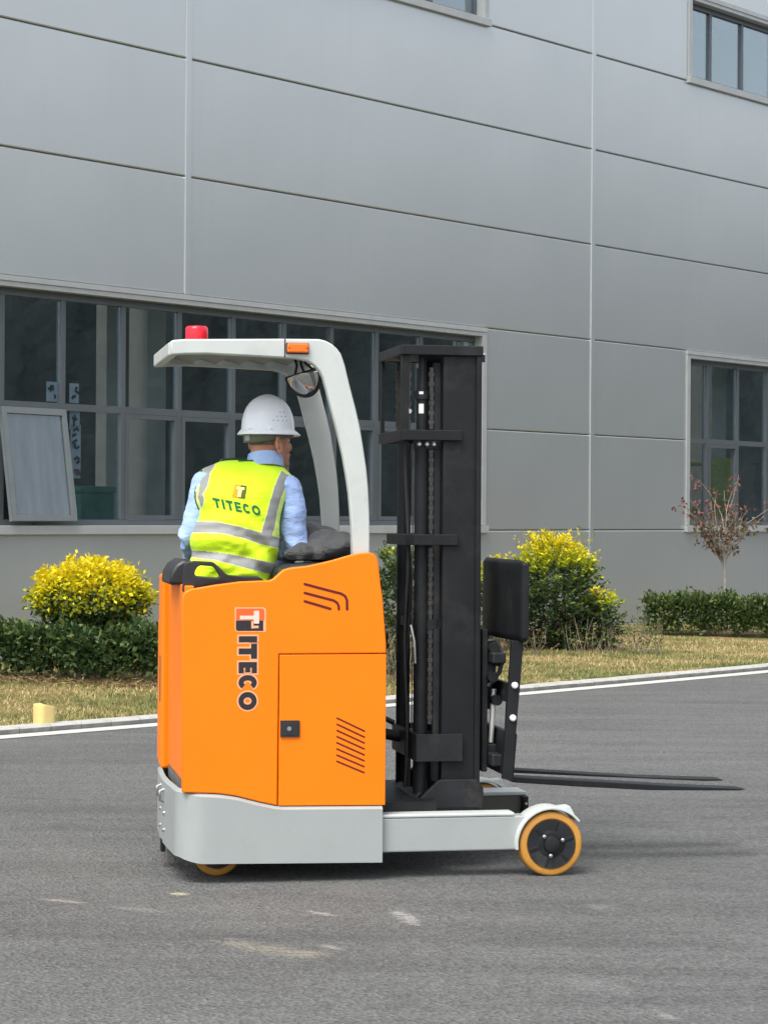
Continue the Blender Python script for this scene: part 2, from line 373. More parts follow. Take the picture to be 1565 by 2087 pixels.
panel_cache = {}
for r in range(len(JZ)-1):
    for c in range(len(PU)-1):
        for (u0, u1) in cuts(PU[c], PU[c+1], JZ[r], JZ[r+1]):
            z0, z1 = JZ[r]+.0055, JZ[r+1]-.0055
            key = (round(u1-u0, 3), round(z1-z0, 3))
            if key not in panel_cache:
                w, h = u1-u0, z1-z0; e = .012
                mb = MB(); V = [(x, y, z) for (x0, x1, za, zb, y) in ((0, w, 0, h, .05), (0, w, 0, h, e*.8), (e, w-e, e, h-e, 0)) for (x, z) in ((x0, za), (x1, za), (x1, zb), (x0, zb))]
                Fq = [(4*k+i, 4*k+(i+1) % 4, 4*k+4+(i+1) % 4, 4*k+4+i) for k in (0, 1) for i in range(4)]+[(8, 9, 10, 11), (3, 2, 1, 0)]
                mb.add(V, Fq); me = mb.mesh('wall_panel'); me.materials.append(PANEL); panel_cache[key] = me
            o = bpy.data.objects.new('wall_panel', panel_cache[key]); COL.objects.link(o); o.parent = bld; o.location = (u0, 0, z0)
            core.box(u0, u1, .052, .24, JZ[r], JZ[r+1])
core.build('wall_core', DARKGAP, bld)
for u in PU:
    spans = [(.10, JZ[-1])]
    for a, b_, c, d in WINS:
        if a < u < b_: spans = [t for s in spans for t in ((s[0], min(s[1], c-.031)), (max(s[0], d+.001), s[1])) if t[1]-t[0] > .02]
    for (z0, z1) in spans:
        MB().box(u-.04, u+.04, -.014, .03, z0, z1).build('joint_cover', PANEL, bld, bevel=.004)
MB().box(PU[0], PU[-1], -.03, .05, .0, .098).build('base_flashing', TRIM, bld)
# rest of the shell : right wall, back wall, roof, floor; left end omitted to light the inside
e0, e1, zt, dp = PU[0], PU[-1], JZ[-1], 16.0
MB().box(e0, e1, 0, 2.2, zt+.002, zt+.25).build('roof', PANEL, bld)
MB().box(e0, e1, 4.3, dp, zt+.002, zt+.25).build('roof', PANEL, bld)          # unseen gap between the slabs, added to light the interior
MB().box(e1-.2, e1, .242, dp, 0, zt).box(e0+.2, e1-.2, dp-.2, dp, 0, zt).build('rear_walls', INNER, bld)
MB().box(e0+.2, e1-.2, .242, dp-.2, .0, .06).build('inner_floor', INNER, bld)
def window(u0, u1, z0, z1, mull, transom, awning=None, fixed=(), reveal=.10):
    w = empty('window'); w.parent = bld
    t = .085
    MB().box(u0, u1, -.03, .09, z1-.055, z1-.004).box(u0+t, u1-t, -.018, .12, z1-.105, z1-.056).build('head_trim', TRIM, w, bevel=.003)
    MB().box(u0-.0, u0+t, -.02, .12, z0+.06, z1-.057).build('side_trim', TRIM, w, bevel=.003)
    MB().box(u1-t, u1, -.02, .12, z0+.06, z1-.057).build('side_trim', TRIM, w, bevel=.003)
    MB().box(u0-.02, u1+.02, -.05, .14, z0-.03, z0+.055).build('sill', TRIM, w, bevel=.004)
    a0, a1, b0, b1 = u0+t, u1-t, z0+.057, z1-.107
    y0, y1 = reveal, reveal+.07
    MB().box(a0, a1, y0-.005, y1+.005, b1-.065, b1).box(a0, a1, y0-.005, y1+.005, b0, b0+.055).build('outer_frame', FRAME, w)
    b0i, b1i = b0+.056, b1-.066
    us = [a0]+list(mull)+[a1]
    for k, u in enumerate(us):
        hw = .03
        MB().box(max(a0, u-hw), min(a1, u+hw), y0, y1, b0i, b1i).build('mullion', FRAME, w, bevel=.003)
    rows = [(b0i, b1i)] if transom is None else [(b0i, transom-.035), (transom+.035, b1i)]
    for k in range(len(us)-1):
        ua, ub = us[k]+.031, us[k+1]-.031
        if transom is not None: MB().box(ua, ub, y0+.006, y1-.006, transom-.034, transom+.034).build('transom', FRAME, w)
        for ri, (ra, rb) in enumerate(rows):
            if awning == k and ri == 0 and transom is not None: continue
            s = .0
            if transom is not None and ri == 0 and k not in fixed:
                s = .045; q = MB()
                q.box(ua, ub, y0-.008, y0+.05, rb-s, rb-.002).box(ua, ub, y0-.008, y0+.05, ra+.002, ra+s).box(ua, ua+s, y0-.008, y0+.05, ra+s, rb-s).box(ub-s, ub, y0-.008, y0+.05, ra+s, rb-s)
                q.build('sash_frame', FRAME, w)
            MB().box(ua+s, ub-s, y0+.028, y0+.036, ra+s, rb-s).build('pane', GLASS, w)
    return w, (us, b0i, b1i, y0)
ML = [-4.62, -3.95, -3.17, -2.40, -1.635, -.84, -.055, .735, 1.52, 2.29, 3.06, 3.85, 4.62]
_, info = window(*WINS[0], [u+.06 for u in ML], 2.50, awning=4, fixed=(5, 3, 8))
MR = [10.05+.79*k for k in range(12)]
window(*WINS[1], [u+.06 for u in MR], 2.50, fixed=(0, 2, 5))
MUL = [-4.25+.83*k for k in range(11)]
window(*WINS[2], MUL, None); window(*WINS[3], [10.13+.83*k for k in range(11)], None)
def painted_sheen_glass():  # open sash: streaky reflection painted in as diffuse grey
    m, n, b = new_mat('painted_reflection_glass'); n.nodes.remove(b); out = n.nodes['Material Output']
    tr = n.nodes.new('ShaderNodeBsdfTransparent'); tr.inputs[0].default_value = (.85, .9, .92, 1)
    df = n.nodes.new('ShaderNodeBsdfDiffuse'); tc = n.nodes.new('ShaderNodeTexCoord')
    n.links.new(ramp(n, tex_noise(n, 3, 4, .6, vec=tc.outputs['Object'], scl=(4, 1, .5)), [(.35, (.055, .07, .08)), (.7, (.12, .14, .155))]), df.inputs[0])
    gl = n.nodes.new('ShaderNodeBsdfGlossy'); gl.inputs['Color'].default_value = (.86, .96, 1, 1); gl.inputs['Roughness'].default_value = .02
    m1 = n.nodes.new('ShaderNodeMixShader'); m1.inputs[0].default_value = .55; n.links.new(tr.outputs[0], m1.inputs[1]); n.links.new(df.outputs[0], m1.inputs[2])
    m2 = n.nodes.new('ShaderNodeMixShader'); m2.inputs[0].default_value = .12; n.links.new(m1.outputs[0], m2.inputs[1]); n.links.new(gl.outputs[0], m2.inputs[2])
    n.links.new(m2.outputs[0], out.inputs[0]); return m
# the awning sash that stands open at its foot
us, b0i, b1i, y0 = info
ua, ub = us[4]+.0, us[5]+.005
sash = empty('open_sash', ((ua+ub)/2, y0-.02, 2.475)); sash.parent = bld; sash.rotation_euler = (R(-9), 0, 0)
hw, hh, s = (ub-ua)/2+.02, 1.09, .06
MB().box(-hw, hw, 0, .05, -s, 0).box(-hw, hw, 0, .05, -hh, -hh+s).box(-hw, -hw+s, 0, .05, -hh+s, -s).box(hw-s, hw, 0, .05, -hh+s, -s).build('sash_frame', simple('weathered_grey_frame', (.17, .19, .195), .42, metal=.2, var=.06), sash, bevel=.003)
MB().box(-hw+s, hw-s, .02, .028, -hh+s, -s).build('pane', painted_sheen_glass(), sash)
MB().tube([(0, .05, -hh+.03), (.02, .2, -hh+.0)], .012, 6).build('stay_arm', FRAME, sash)
# inside, behind the glass
CONCIN = simple('beige_column', (.50, .455, .38), .85, var=.12, scale=4)
for u, w_ in ((.75, .28), (.10, .16), (6.6, .4), (12.2, .4)):
    MB().box(u-w_/2, u+w_/2, 1.2, 1.2+w_, .062, 5.198).build('column', CONCIN, bld)
BINM = simple('green_plastic', (.012, .17, .12), .45, var=.12)
def place_in(o):   # put a thing standing on the inner floor, in world space
    o.location = Vector(FAO)+Matrix.Rotation(FROT, 3, 'Z') @ Vector(o.location); o.rotation_euler = (0, 0, FROT); return o
bn = place_in(empty('storage_bin', (-.60, .85, .06), 0, 'green plastic storage bin standing inside behind the lower window panes', 'bin'))
MB().prism([(-.21, .95), (.21, .95), (.235, 1.62), (-.235, 1.62)], -.2, .2).build('bin_body', BINM, bn, bevel=.02)
MB().box(-.26, .26, -.22, .22, 1.621, 1.69).build('rim', BINM, bn, bevel=.015)
MB().box(-.28, .28, -.26, .26, .005, .949).build('stand', DARKGAP, bn)
PAPER = simple('white_paper', (.55, .57, .60), .8, var=.05); INKM = simple('black_ink', (.03, .03, .035), .8)
def paper(u, z, w_, h, label, seed, marks):
    rr = random.Random(seed)
    t = place_in(empty('paper_sheet', (u, .145, z), 0, label, 'paper notice'))
    MB().box(-w_/2, w_/2, 0, .003, -h/2, h/2).build('sheet', PAPER, t)
    q = MB(); nst = marks
    for k in range(nst):
        zc = h/2-h*(k+.5)/nst
        for _ in range(4):
            cx, cz = rr.uniform(-.25, .25)*w_, zc+rr.uniform(-.3, .3)*h/nst
            l, a = rr.uniform(.12, .3)*w_, rr.choice([0, 0, .5, 1.57, -.6])
            q.obox((cx, -.0025-.0002*len(q.f), cz), (l*math.cos(a), 0, l*math.sin(a)), (0, .0008, 0), (-.012*math.sin(a), 0, .012*math.cos(a)))
    q.build('brush_mark', INKM, t)
_p = [(-1.665, 2.644), (-1.406, 2.641), (-1.391, 2.408), (-1.382, 2.075)]
paper(_p[0][0], _p[0][1], .16, .19, 'small white paper notice in the upper left pane above the open sash', 1, 1)
paper(_p[1][0]+.015, _p[1][1], .12, .19, 'narrow white notice beside the first mullion above the transom', 2, 1)
paper(_p[2][0]+.01, _p[2][1]-.02, .13, .19, 'white notice just below the transom, topmost of the hanging strip', 3, 1)
paper(_p[3][0]+.015, _p[3][1], .13, .52, 'long white paper strip with black brush marks beside the open sash', 4, 4)
# yellow green machine guard and cloth behind the right hand window
YG = simple('yellow_green_steel', (.36, .40, .03), .5, var=.15); YC = cloth('yellow_green_cloth', (.34, .38, .05), .2)
_q = [(10.927, 2.188), (11.186, 2.228), (11.325, 1.427), (12.601, 2.258)]
rk = place_in(empty('machine_guard', (_q[1][0], 1.3, .06), 0, 'yellow green tubular machine guard inside the right hand window', 'machine guard'))
q = MB()
for (a, b) in (((-.45, 0, 0), (-.45, 0, 2.2)), ((.2, 0, 0), (.2, 0, 2.2)), ((.85, 0, 0), (.85, 0, 2.2)), ((-.45, 0, 2.18), (.85, 0, 2.18)), ((-.45, 0, 1.5), (.85, 0, 1.5))): q.tube([a, b], .03, 8)
q.build('tube_frame', YG, rk, smooth=60)
dr = place_in(empty('hanging_cloth', (11.35, .62, .06), 0, 'yellow green cloth hanging in folds behind the right hand window panes', 'cloth'))
V = []; F = []; n1, n2 = 60, 14
for j in range(n2+1):
    for i in range(n1+1):
        x = -.33+.66*i/n1; z = 2.25-1.35*j/n2; V.append((x*(1-.12*j/n2), .04*math.sin(x*38+.6*math.sin(j*.4))*(.6+.4*j/n2), z))
F = [(j*(n1+1)+i, j*(n1+1)+i+1, (j+1)*(n1+1)+i+1, (j+1)*(n1+1)+i) for j in range(n2) for i in range(n1)]
me = bpy.data.meshes.new('cloth'); me.from_pydata(V, [], F); o = link('cloth_sheet', me, YC, dr, smooth=180)
md = o.modifiers.new('thick', 'SOLIDIFY'); md.thickness = .004

# wooded rise beyond the yard, out of frame to the right : what the windows and the cladding mirror
HILLM = simple('wooded_slope', (.013, .018, .017), .95, var=.35, scale=.9, bs=.5, bscale=1.5, bdist=.5)
V = []; F = []; n1, n2 = 520, 46
for i in range(n1+1):
    y = -60+190*i/n1
    az = y/80.0
    top = 17.0+4*math.exp(-((y-48)/13)**2)+1.3*noise.noise((y*.11, 3, 0))+.9*noise.noise((y*.45, 7, 0))+.5*noise.noise((y*1.3, 9, 0))
    if y > 75: top *= max(.35, 1-(y-75)/90)
    for j in range(n2+1):
        t = j/n2; cr_ = (1.6*abs(noise.noise((y*.22, t*7, 2)))+1.1*abs(noise.noise((y*.55, t*17, 5)))+.6*noise.noise((y*1.4, t*40, 8)))*(0 < j); V.append((70+45*t+.8*noise.noise((y*.9, t*30, 4)), y, -.02+top*math.sin(math.pi*min(1, t*.9))+cr_))
F = [(i*(n2+1)+j, (i+1)*(n2+1)+j, (i+1)*(n2+1)+j+1, i*(n2+1)+j+1) for i in range(n1) for j in range(n2)]
me = bpy.data.meshes.new('hill'); me.from_pydata(V, [], F); me.update()
hill = link('hill', me, HILLM, smooth=180); hill['kind'] = 'structure'

# ------------------------------------------------------------------ reach truck (local x forward, y away from the camera side, z up)
TO, TR = (0.0, 9.123, 0.0), R(10.5)
trk = empty('reach_truck', TO, TR, 'orange and grey sit-on reach truck with black mast and white overhead guard on the asphalt', 'forklift')
BW = 1.0
# --- near side body panel
side = [(-0.8141, 1.1055), (-0.8128, 1.1406), (-0.8086, 1.1582), (-0.797, 1.1699), (-0.7781, 1.1781), (-0.6836, 1.1943), (-0.5818, 1.2078), (-0.5025, 1.211), (-0.4661, 1.212), (-0.4491, 1.2189), (-0.4217, 1.2439), (-0.4081, 1.2555), (-0.3841, 1.2622), (-0.3088, 1.2712), (-0.2546, 1.2832), (-0.2055, 1.2953), (-0.1297, 1.3172), (-0.0946, 1.3241), (-0.0665, 1.3261), (-0.0463, 1.3232), (-0.0312, 1.3123), (-0.022, 1.2886), (-0.0113, 1.1934), (-0.0038, 1.1518), (0.013, 0.9534)]
seam = [(0.0138, 0.9117), (-0.4205, 0.9141), (-0.4237, 0.3046), (0.0123, 0.3009)]
low = [(-0.4287, 0.3047), (-0.4971, 0.3216), (-0.5564, 0.3374), (-0.5959, 0.3479), (-0.6451, 0.3555), (-0.6745, 0.359), (-0.7529, 0.3622), (-0.8096, 0.3651)]
sx0, sz0 = seam[1]
G = .0035
top_o = side+[(seam[0][0], sz0+G), (sx0-G, sz0+G), (seam[2][0]-G, low[0][1]+.004)]+[(x, z+.003) for x, z in low[1:]]
MB().prism(top_o, 0, .03).build('body_panel', ORANGE, trk, smooth=35, bevel=.005)
door_o = [(sx0, sz0), (seam[0][0]-.001, sz0), (seam[3][0], seam[3][1]+.003), (seam[2][0], seam[2][1]+.004)]
door = MB().prism(door_o, .0, .03).build('battery_door', ORANGE, trk, smooth=35, bevel=.002)
# latch
lt = [(-0.4174, 0.651), (-0.34, 0.6501), (-0.3396, 0.5852), (-0.4171, 0.5861)]
lx = [p[0] for p in lt]; lz = [p[1] for p in lt]; x0, x1, z0, z1 = lx[0], lx[1], lz[2], lz[0]
la = MB().box(x0, x1, -.008, .001, z0, z1).box(x0+.006, x1-.008, -.0095, -.0082, z0+.007, z1-.007).build('door_latch', PLASTIC, door, bevel=.002)
MB().lathe([(-.013, .001), (-.0128, .009), (-.0096, .0095)], ((x0+x1)/2-.004, 0, (z0+z1)/2), n=16).build('lock_button', STEEL, door, smooth=40)
# louvre slots in the door and the three swept slots above
vs = [(-0.1868, 0.658), (-0.0751, 0.6043), (-0.1868, 0.4842), (-0.0761, 0.4371)]
def flat_bar(path, r, y0, y1):
    """rounded-end strip following a polyline of (x,z)"""
    P = [Vector(p) for p in path]; L = []; Rr = []
    for i, p in enumerate(P):
        t = (P[min(i+1, len(P)-1)]-P[max(i-1, 0)]).normalized(); nn = Vector((-t.y, t.x))
        L.append(p+nn*r); Rr.append(p-nn*r)
    t0 = (P[0]-P[1]).normalized(); t1 = (P[-1]-P[-2]).normalized()
    cap = lambda c, t: [c+Matrix.Rotation(a, 2) @ t*r for a in (R(-60), R(-30), 0, R(30), R(60))]
    out = Rr+cap(P[-1], t1)+L[::-1]+cap(P[0], t0)
    return [(p.x, p.y) for p in out]
for k in range(8):
    t = k/7
    a = (vs[0][0]+(vs[2][0]-vs[0][0])*t, vs[0][1]+(vs[2][1]-vs[0][1])*t); b = (vs[1][0]+(vs[3][0]-vs[1][0])*t, vs[1][1]+(vs[3][1]-vs[1][1])*t)
    MB().prism(flat_bar([a, b], .0032, 0, 0), -.0012, .004).build('vent_slot', MAROON, door)
for path in ([(-0.3219, 1.1983), (-0.244, 1.1776), (-0.1739, 1.1598), (-0.1578, 1.1499), (-0.1497, 1.1341), (-0.1488, 1.0965)], [(-0.3217, 1.1628), (-0.2538, 1.145), (-0.2037, 1.1322), (-0.1896, 1.1223), (-0.1836, 1.1104), (-0.1825, 1.0966)], [(-0.3215, 1.1293), (-0.2175, 1.0986)]):
    MB().prism(flat_bar(path, .0052, 0, 0), -.0012, .004).build('swept_slot', MAROON, trk)
# --- lettering on the side, reading downwards
def glyph(ch, w, h, t, e=0.0):
    """closed convex-ish polygons, no overlaps; e grows the outline"""
    rect = lambda a, b, c, d: [(a, c), (b, c), (b, d), (a, d)]
    if ch == 'I': return [rect(w/2-t/2-e, w/2+t/2+e, -e, h+e)]
    if ch == 'T': return [rect(-e, w+e, h-t-e, h+e), rect(w/2-t/2-e, w/2+t/2+e, -e, h-t-e)]
    if ch == 'E': return [rect(-e, t+e, -e, h+e), rect(t+e, w+e, h-t*.9-e, h+e), rect(t+e, w*.92+e, h/2-t*.42-e, h/2+t*.42+e), rect(t+e, w+e, -e, t*.9+e)]
    n = 28; P = []; gap = R(38) if ch == 'C' else 0
    for i in range(n):
        a, b = [gap+(2*math.pi-2*gap)*k/n for k in (i, i+1)]
        ro = lambda q: (w/2+(w/2+e)*math.cos(q), h/2+(h/2+e)*math.sin(q)); ri = lambda q: (w/2+(w/2-t-e)*math.cos(q), h/2+(h/2-t*.95-e)*math.sin(q))
        if ch == 'C' and e:
            a += (-.08 if i == 0 else 0); b += (.08 if i == n-1 else 0)
        P.append([ri(a), ro(a), ro(b), ri(b)])
    return P
def flat_polys(polys, fn, name, mat, parent, sub=0):
    mb = MB()
    for p in polys: mb.add([fn(x, y) for x, y in p], [tuple(range(len(p)))])
    me = mb.mesh(name)
    if sub:
        b = bmesh.new(); b.from_mesh(me); bmesh.ops.subdivide_edges(b, edges=b.edges, cuts=sub, use_grid_fill=True); b.to_mesh(me); b.free()
    return link(name, me, mat, parent)
base = [(-0.587, 0.9895), (-0.513, 0.9892)]
bx, ux = base[0][0], base[1][0]-base[0][0]           # baseline (left) and letter height along +x
def zpos(y): return FKZ[0][1]+(FKZ[1][1]-FKZ[0][1])*(y-1240)/(1448-1240)
FKZ = [(-0.5512, 1.1011), (-0.5487, 0.6932)]
for ch, ya, yb, t in (('I', 1297, 1309, .0245), ('T', 1312.5, 1343, .024), ('E', 1349.5, 1372.5, .023), ('C', 1376, 1407, .022), ('O', 1410.5, 1447.5, .022)):
    za, zb = zpos(ya), zpos(yb); w = za-zb
    put = lambda yy: (lambda gx, gy: (bx+gy, yy, za-gx))
    flat_polys(glyph(ch, w, ux, t, .0062), put(-.0007), 'letter_outline', LOGO_PINK, trk)
    flat_polys(glyph(ch, w, ux, t), put(-.0014), 'letter', LOGO_BLACK, trk)
def rrect(x0, x1, z0, z1, r, corners=(1, 1, 1, 1), n=5):
    out = []
    for k, (cx, cz, a0) in enumerate(((x1-r, z1-r, 0), (x0+r, z1-r, 90), (x0+r, z0+r, 180), (x1-r, z0+r, 270))):
        if corners[k]: out += [(cx+r*math.cos(R(a0+90*i/n)), cz+r*math.sin(R(a0+90*i/n))) for i in range(n+1)]
        else: out.append(((x1, z1), (x0, z1), (x0, z0), (x1, z0))[k])
    return out
xa = lambda px: FKX0[0][0]+(FKX0[1][0]-FKX0[0][0])*(px-480)/(60)
FKX0 = [(-0.6002, 1.0581), (-0.4818, 1.0578)]
lg = lambda yy: (lambda x, z: (x, yy, z))
flat_polys([rrect(xa(478.5), xa(542), zpos(1288), zpos(1238), .014, (1, 0, 1, 0))], lg(-.0005), 'emblem_outline', LOGO_PINK, trk)
flat_polys([rrect(xa(481), xa(538.5), zpos(1264.5), zpos(1240.5), .010, (1, 0, 0, 0))], lg(-.0012), 'emblem_upper', LOGO_RED, trk)
flat_polys([rrect(xa(480.5), xa(536.5), zpos(1286), zpos(1265), .010, (0, 0, 1, 0))], lg(-.0012), 'emblem_lower', LOGO_BLACK, trk)
rc = lambda a, b, c, d: [(xa(a), zpos(d)), (xa(b), zpos(d)), (xa(b), zpos(c)), (xa(a), zpos(c))]
flat_polys([rc(489, 528, 1255, 1262.5), rc(517, 528, 1245, 1255), rc(517, 528, 1262.5, 1271)], lg(-.0019), 'emblem_letter', simple('logo_pale_pink', (.93, .62, .52), .45), trk)
flat_polys([rc(512, 516.5, 1266, 1281), rc(516.5, 527, 1275.5, 1280.5)], lg(-.0019), 'emblem_letter', LOGO_PINK, trk)
# --- rear : recessed shaded wall, far side panel, inner structure
x_r = side[0][0]
MB().box(x_r+.015, x_r+.05, .031, .78, .40, 1.19).build('rear_panel', ORANGE, trk, bevel=.004)
far = [(x-.004, z-.07 if z > 1.1 else z) for x, z in side]+[(0, .40), (x_r-.012, .40), (x_r-.010, 1.0)]
MB().prism(far, .955, 1.0).build('body_panel', ORANGE, trk, smooth=35, bevel=.006)
rp = [(0.6766, 1.1863), (0.976, 1.2204), (1.0245, 0.2949), (0.6155, 0.3137)]
MB().box(x_r-.012, x_r+.06, .79, .952, .375, 1.215).build('rear_post', ORANGE, trk, bevel=.012)
MB().box(x_r-.0135, x_r-.0125, .84, .875, .66, .86).build('rear_slot', DARKGAP, trk)
MB().box(x_r+.018, x_r+.05, .032, .78, .345, .398).build('rear_step', simple('grubby_grey_steel', (.16, .155, .145), .7, var=.2), trk)
MB().box(x_r+.06, -.03, .032, .953, .34, .60).build('cabin_floor', RUBBER, trk)
MB().box(-.36, -.012, .032, .953, .602, 1.05).build('battery_compartment', BLACK, trk)
MB().box(-.19, -.012, .032, .953, 1.052, 1.285).build('dashboard', PLASTIC, trk, bevel=.02)
MB().prism([(-.42, 1.05), (-.42, 1.255), (-.36, 1.275), (-.20, 1.285), (-.20, 1.05)], .034, .30).build('console', PLASTIC, trk, smooth=35, bevel=.02)
MB().box(-.36, -.20, .30, .953, 1.03, 1.18).build('console', PLASTIC, trk, bevel=.02)
# --- grey base skirt : plan path with rounded rear corners
corner = [(-.0, -.008), (x_r+.10, -.008)]
rr_ = .115
for k in range(1, 9):
    a = R(90*k/8); corner.append((x_r+.10-rr_*math.sin(a)+0, -.008+rr_-rr_*math.cos(a)))
cx_ = x_r+.10-rr_
corner += [(cx_-.012, .35), (cx_-.016, .5), (cx_-.012, .65)]
corner += [(cx_, 1.008-rr_)]
for k in range(1, 9):
    a = R(90*k/8); corner.append((x_r+.10-rr_*math.cos(a), 1.008-rr_+rr_*math.sin(a)))
corner.append((0, 1.008))
tops = [(0.0108, 0.299), (-0.4248, 0.3037), (-0.4981, 0.3197), (-0.5573, 0.3355), (-0.5968, 0.3459), (-0.646, 0.3536), (-0.6754, 0.357), (-0.7537, 0.3603), (-0.8084, 0.3641)][::-1]
tx = [p[0] for p in tops]; tz = [p[1] for p in tops]
dense = []
for i in range(len(corner)-1):
    (xa_, ya_), (xb_, yb_) = corner[i], corner[i+1]; n = max(1, int(math.hypot(xb_-xa_, yb_-ya_)/.03))
    dense += [(xa_+(xb_-xa_)*k/n, ya_+(yb_-ya_)*k/n) for k in range(n)]
dense.append(corner[-1])
V = []; F = []
for (x, y) in dense:
    zt_ = float(np.interp(x, tx, tz)); rear = max(0.0, min(1.0, (x_r+.10-x)/.10)); zt_ += .010*rear**1.5
    zb_ = .0735+(.0105*np.clip(-x/.8, 0, 1))+.022*rear**2
    i_ = dense.index((x, y)); pa_, pb_ = dense[max(0, i_-1)], dense[min(len(dense)-1, i_+1)]
    tt = Vector((pb_[0]-pa_[0], pb_[1]-pa_[1])).normalized(); nx1, ny1 = tt.y, -tt.x        # inward
    V += [(x, y, zb_), (x, y, zt_-.011), (x+nx1*.016, y+ny1*.016, zt_)]
F = [(3*i+k, 3*i+3+k, 3*i+4+k, 3*i+1+k) for i in range(len(dense)-1) for k in (0, 1)]
me = bpy.data.meshes.new('base_skirt'); me.from_pydata(V, [], F)
b = bmesh.new(); b.from_mesh(me); bmesh.ops.recalc_face_normals(b, faces=b.faces); b.to_mesh(me); b.free()
sk = link('base_skirt', me, SILVER, trk, smooth=30)
md = sk.modifiers.new('thick', 'SOLIDIFY'); md.thickness = .006; md.offset = 0
md = sk.modifiers.new('split', 'EDGE_SPLIT'); md.split_angle = R(30)
MB().box(x_r+.08, -.02, .03, .97, .095, .335).build('chassis', BLACK, trk)
# tow pin and bolts on the tail
for yb, zb in ((.42, .305), (.55, .31)): MB().tube([(cx_-.005, yb, zb-.025), (cx_-.03, yb, zb-.018), (cx_-.032, yb, zb+.02), (cx_-.005, yb, zb+.03)], .008, 8).build('tow_hook', STEEL, trk, smooth=60)
for yb in (.40, .56):
    for zb in (.235, .165): MB().lathe([(0, .010), (-.010, .010), (-.014, .006)], (cx_-.010, yb, zb), 'x', 10).build('bolt', STEEL, trk, smooth=40)
MB().box(cx_-.022, cx_-.005, .46, .52, .065, .115).build('rear_bracket', BLACK, trk)
# --- wheels
def wheel(cx, cy, r, w, name, rim_r, detail=True):
    root = empty(name, (cx, cy, r)); root.parent = trk
    b_ = .010
    MB().lathe([(0.004, rim_r), (0, rim_r+.004), (0, r-b_), (.003, r-b_*.35), (b_, r), (w-b_, r), (w-.003, r-b_*.35), (w, r-b_), (w, rim_r+.004), (w-.004, rim_r)], (0, 0, 0), n=48).build('tyre', TYRE, root, smooth=40)
    MB().lathe([(-.004, rim_r-.008), (-.005, rim_r-.001), (.006, rim_r-.0005), (w-.006, rim_r-.0005), (w, rim_r-.01)], (0, 0, 0), n=48).lathe([(.012, rim_r-.012), (.012, .03), (.016, .028)], (0, 0, 0), n=32).build('rim', BLACK2, root, smooth=40)
    if detail:
        MB().lathe([(.010, .058), (-.004, .056), (-.006, .052), (-.006, .036), (-.017, .032), (-.019, .028)], (0, 0, 0), n=32).build('hub', BLACK, root, smooth=40)
        for k in range(6):
            a = R(60*k+15); MB().obox((.076*math.cos(a), .004, .076*math.sin(a)), (.02*math.cos(a), 0, .02*math.sin(a)), (0, .01, 0), (-.008*math.sin(a), 0, .008*math.cos(a))).build('rim_rib', BLACK, root, bevel=.003)
        for a in (R(136), R(22), R(262)):
            MB().lathe([(-.013, .0085), (-.019, .008), (-.021, .005)], (.047*math.cos(a), 0, .047*math.sin(a)), n=10).build('wheel_bolt', STEEL, root, smooth=40)
    return root
WX = .706
wheel(WX, .0, .132, .10, 'load_wheel', .101); wheel(WX-.06, .97, .132, .10, 'load_wheel', .101)
wheel(-.645, .20, .10, .08, 'drive_wheel', .07, False); wheel(-.52, .55, .115, .09, 'drive_wheel', .08, False)
# --- straddle legs with arched mudguards
def leg(y0, y1, sgn):
    L = MB()
    L.box(.0, .60 if sgn > 0 else .54, y0, y1, .108, .247).build('straddle_leg', SILVER, trk, bevel=.006)
    MB().box(.0, .555 if sgn > 0 else .50, y0-.004 if sgn > 0 else y0, y1 if sgn > 0 else y1+.004, .2475, .262).build('leg_top_rail', GUARD, trk, bevel=.005)
    ra, rb = .142, .152; pts_o = []; pts_i = []
    for k in range(25):
        a = R(188-(188-38)*k/24); wx_ = WX if sgn > 0 else WX-.06; pts_o.append((wx_+rb*math.cos(a), .132+rb*math.sin(a))); pts_i.append((wx_+ra*math.cos(a), .132+ra*math.sin(a)))
    ya, yb = (-.012, .118) if sgn > 0 else (.955, 1.085)
    V = [(x, y, z) for y in (ya, yb) for ring in (pts_o, pts_i) for x, z in ring]; n = 25
    F = []
    for k in range(n-1):
        F += [(k, k+1, n*2+k+1, n*2+k), (n+k, 3*n+k, 3*n+k+1, n+k+1), (k, n+k, n+k+1, k+1), (2*n+k, 2*n+k+1, 3*n+k+1, 3*n+k)]
    F += [(0, 2*n, 3*n, n), (n-1, 2*n-1, 4*n-1, 3*n-1)]
    MB().add(V, F).build('mudguard', GUARD, trk, smooth=40, bevel=.002)
    xt, zt2 = pts_o[-5]
    MB().prism([(xt-.028, zt2+.008), (xt+.022, zt2+.012), (xt+.045, zt2-.032), (xt+.018, zt2-.022)], ya+.055, yb).build('mudguard_tab', GUARD, trk, bevel=.002)
    MB().box(.595 if sgn > 0 else .535, WX if sgn > 0 else WX-.06, y1-.008 if sgn > 0 else y0, y1+.012 if sgn > 0 else y0+.012, .09, .20).build('axle_plate', BLACK, trk)
leg(.022, .11, 1); leg(.96, 1.05, -1)
# far leg inner plates and end stop
MB().box(.20, .79, .80, .90, .12, .232).build('reach_rail', simple('greasy_channel', (.10, .095, .085), .45, metal=.3, var=.3), trk)
MB().box(.46, .80, .79, .955, .233, .250).build('reach_rail_cap', GUARD, trk, bevel=.004)
MB().box(.775, .80, .755, .84, .10, .232).build('rail_stop', BLACK, trk, bevel=.004)
MB().lathe([(0, .006), (-.006, .006), (-.008, .004)], (.787, .754, .20), n=8).build('bolt', STEEL, trk)
MB().box(.0, .25, .115, .885, .22, .30).build('reach_carriage', BLACK, trk)
MB().box(.25, .44, .20, .80, .235, .262).build('reach_carriage', BLACK, trk)
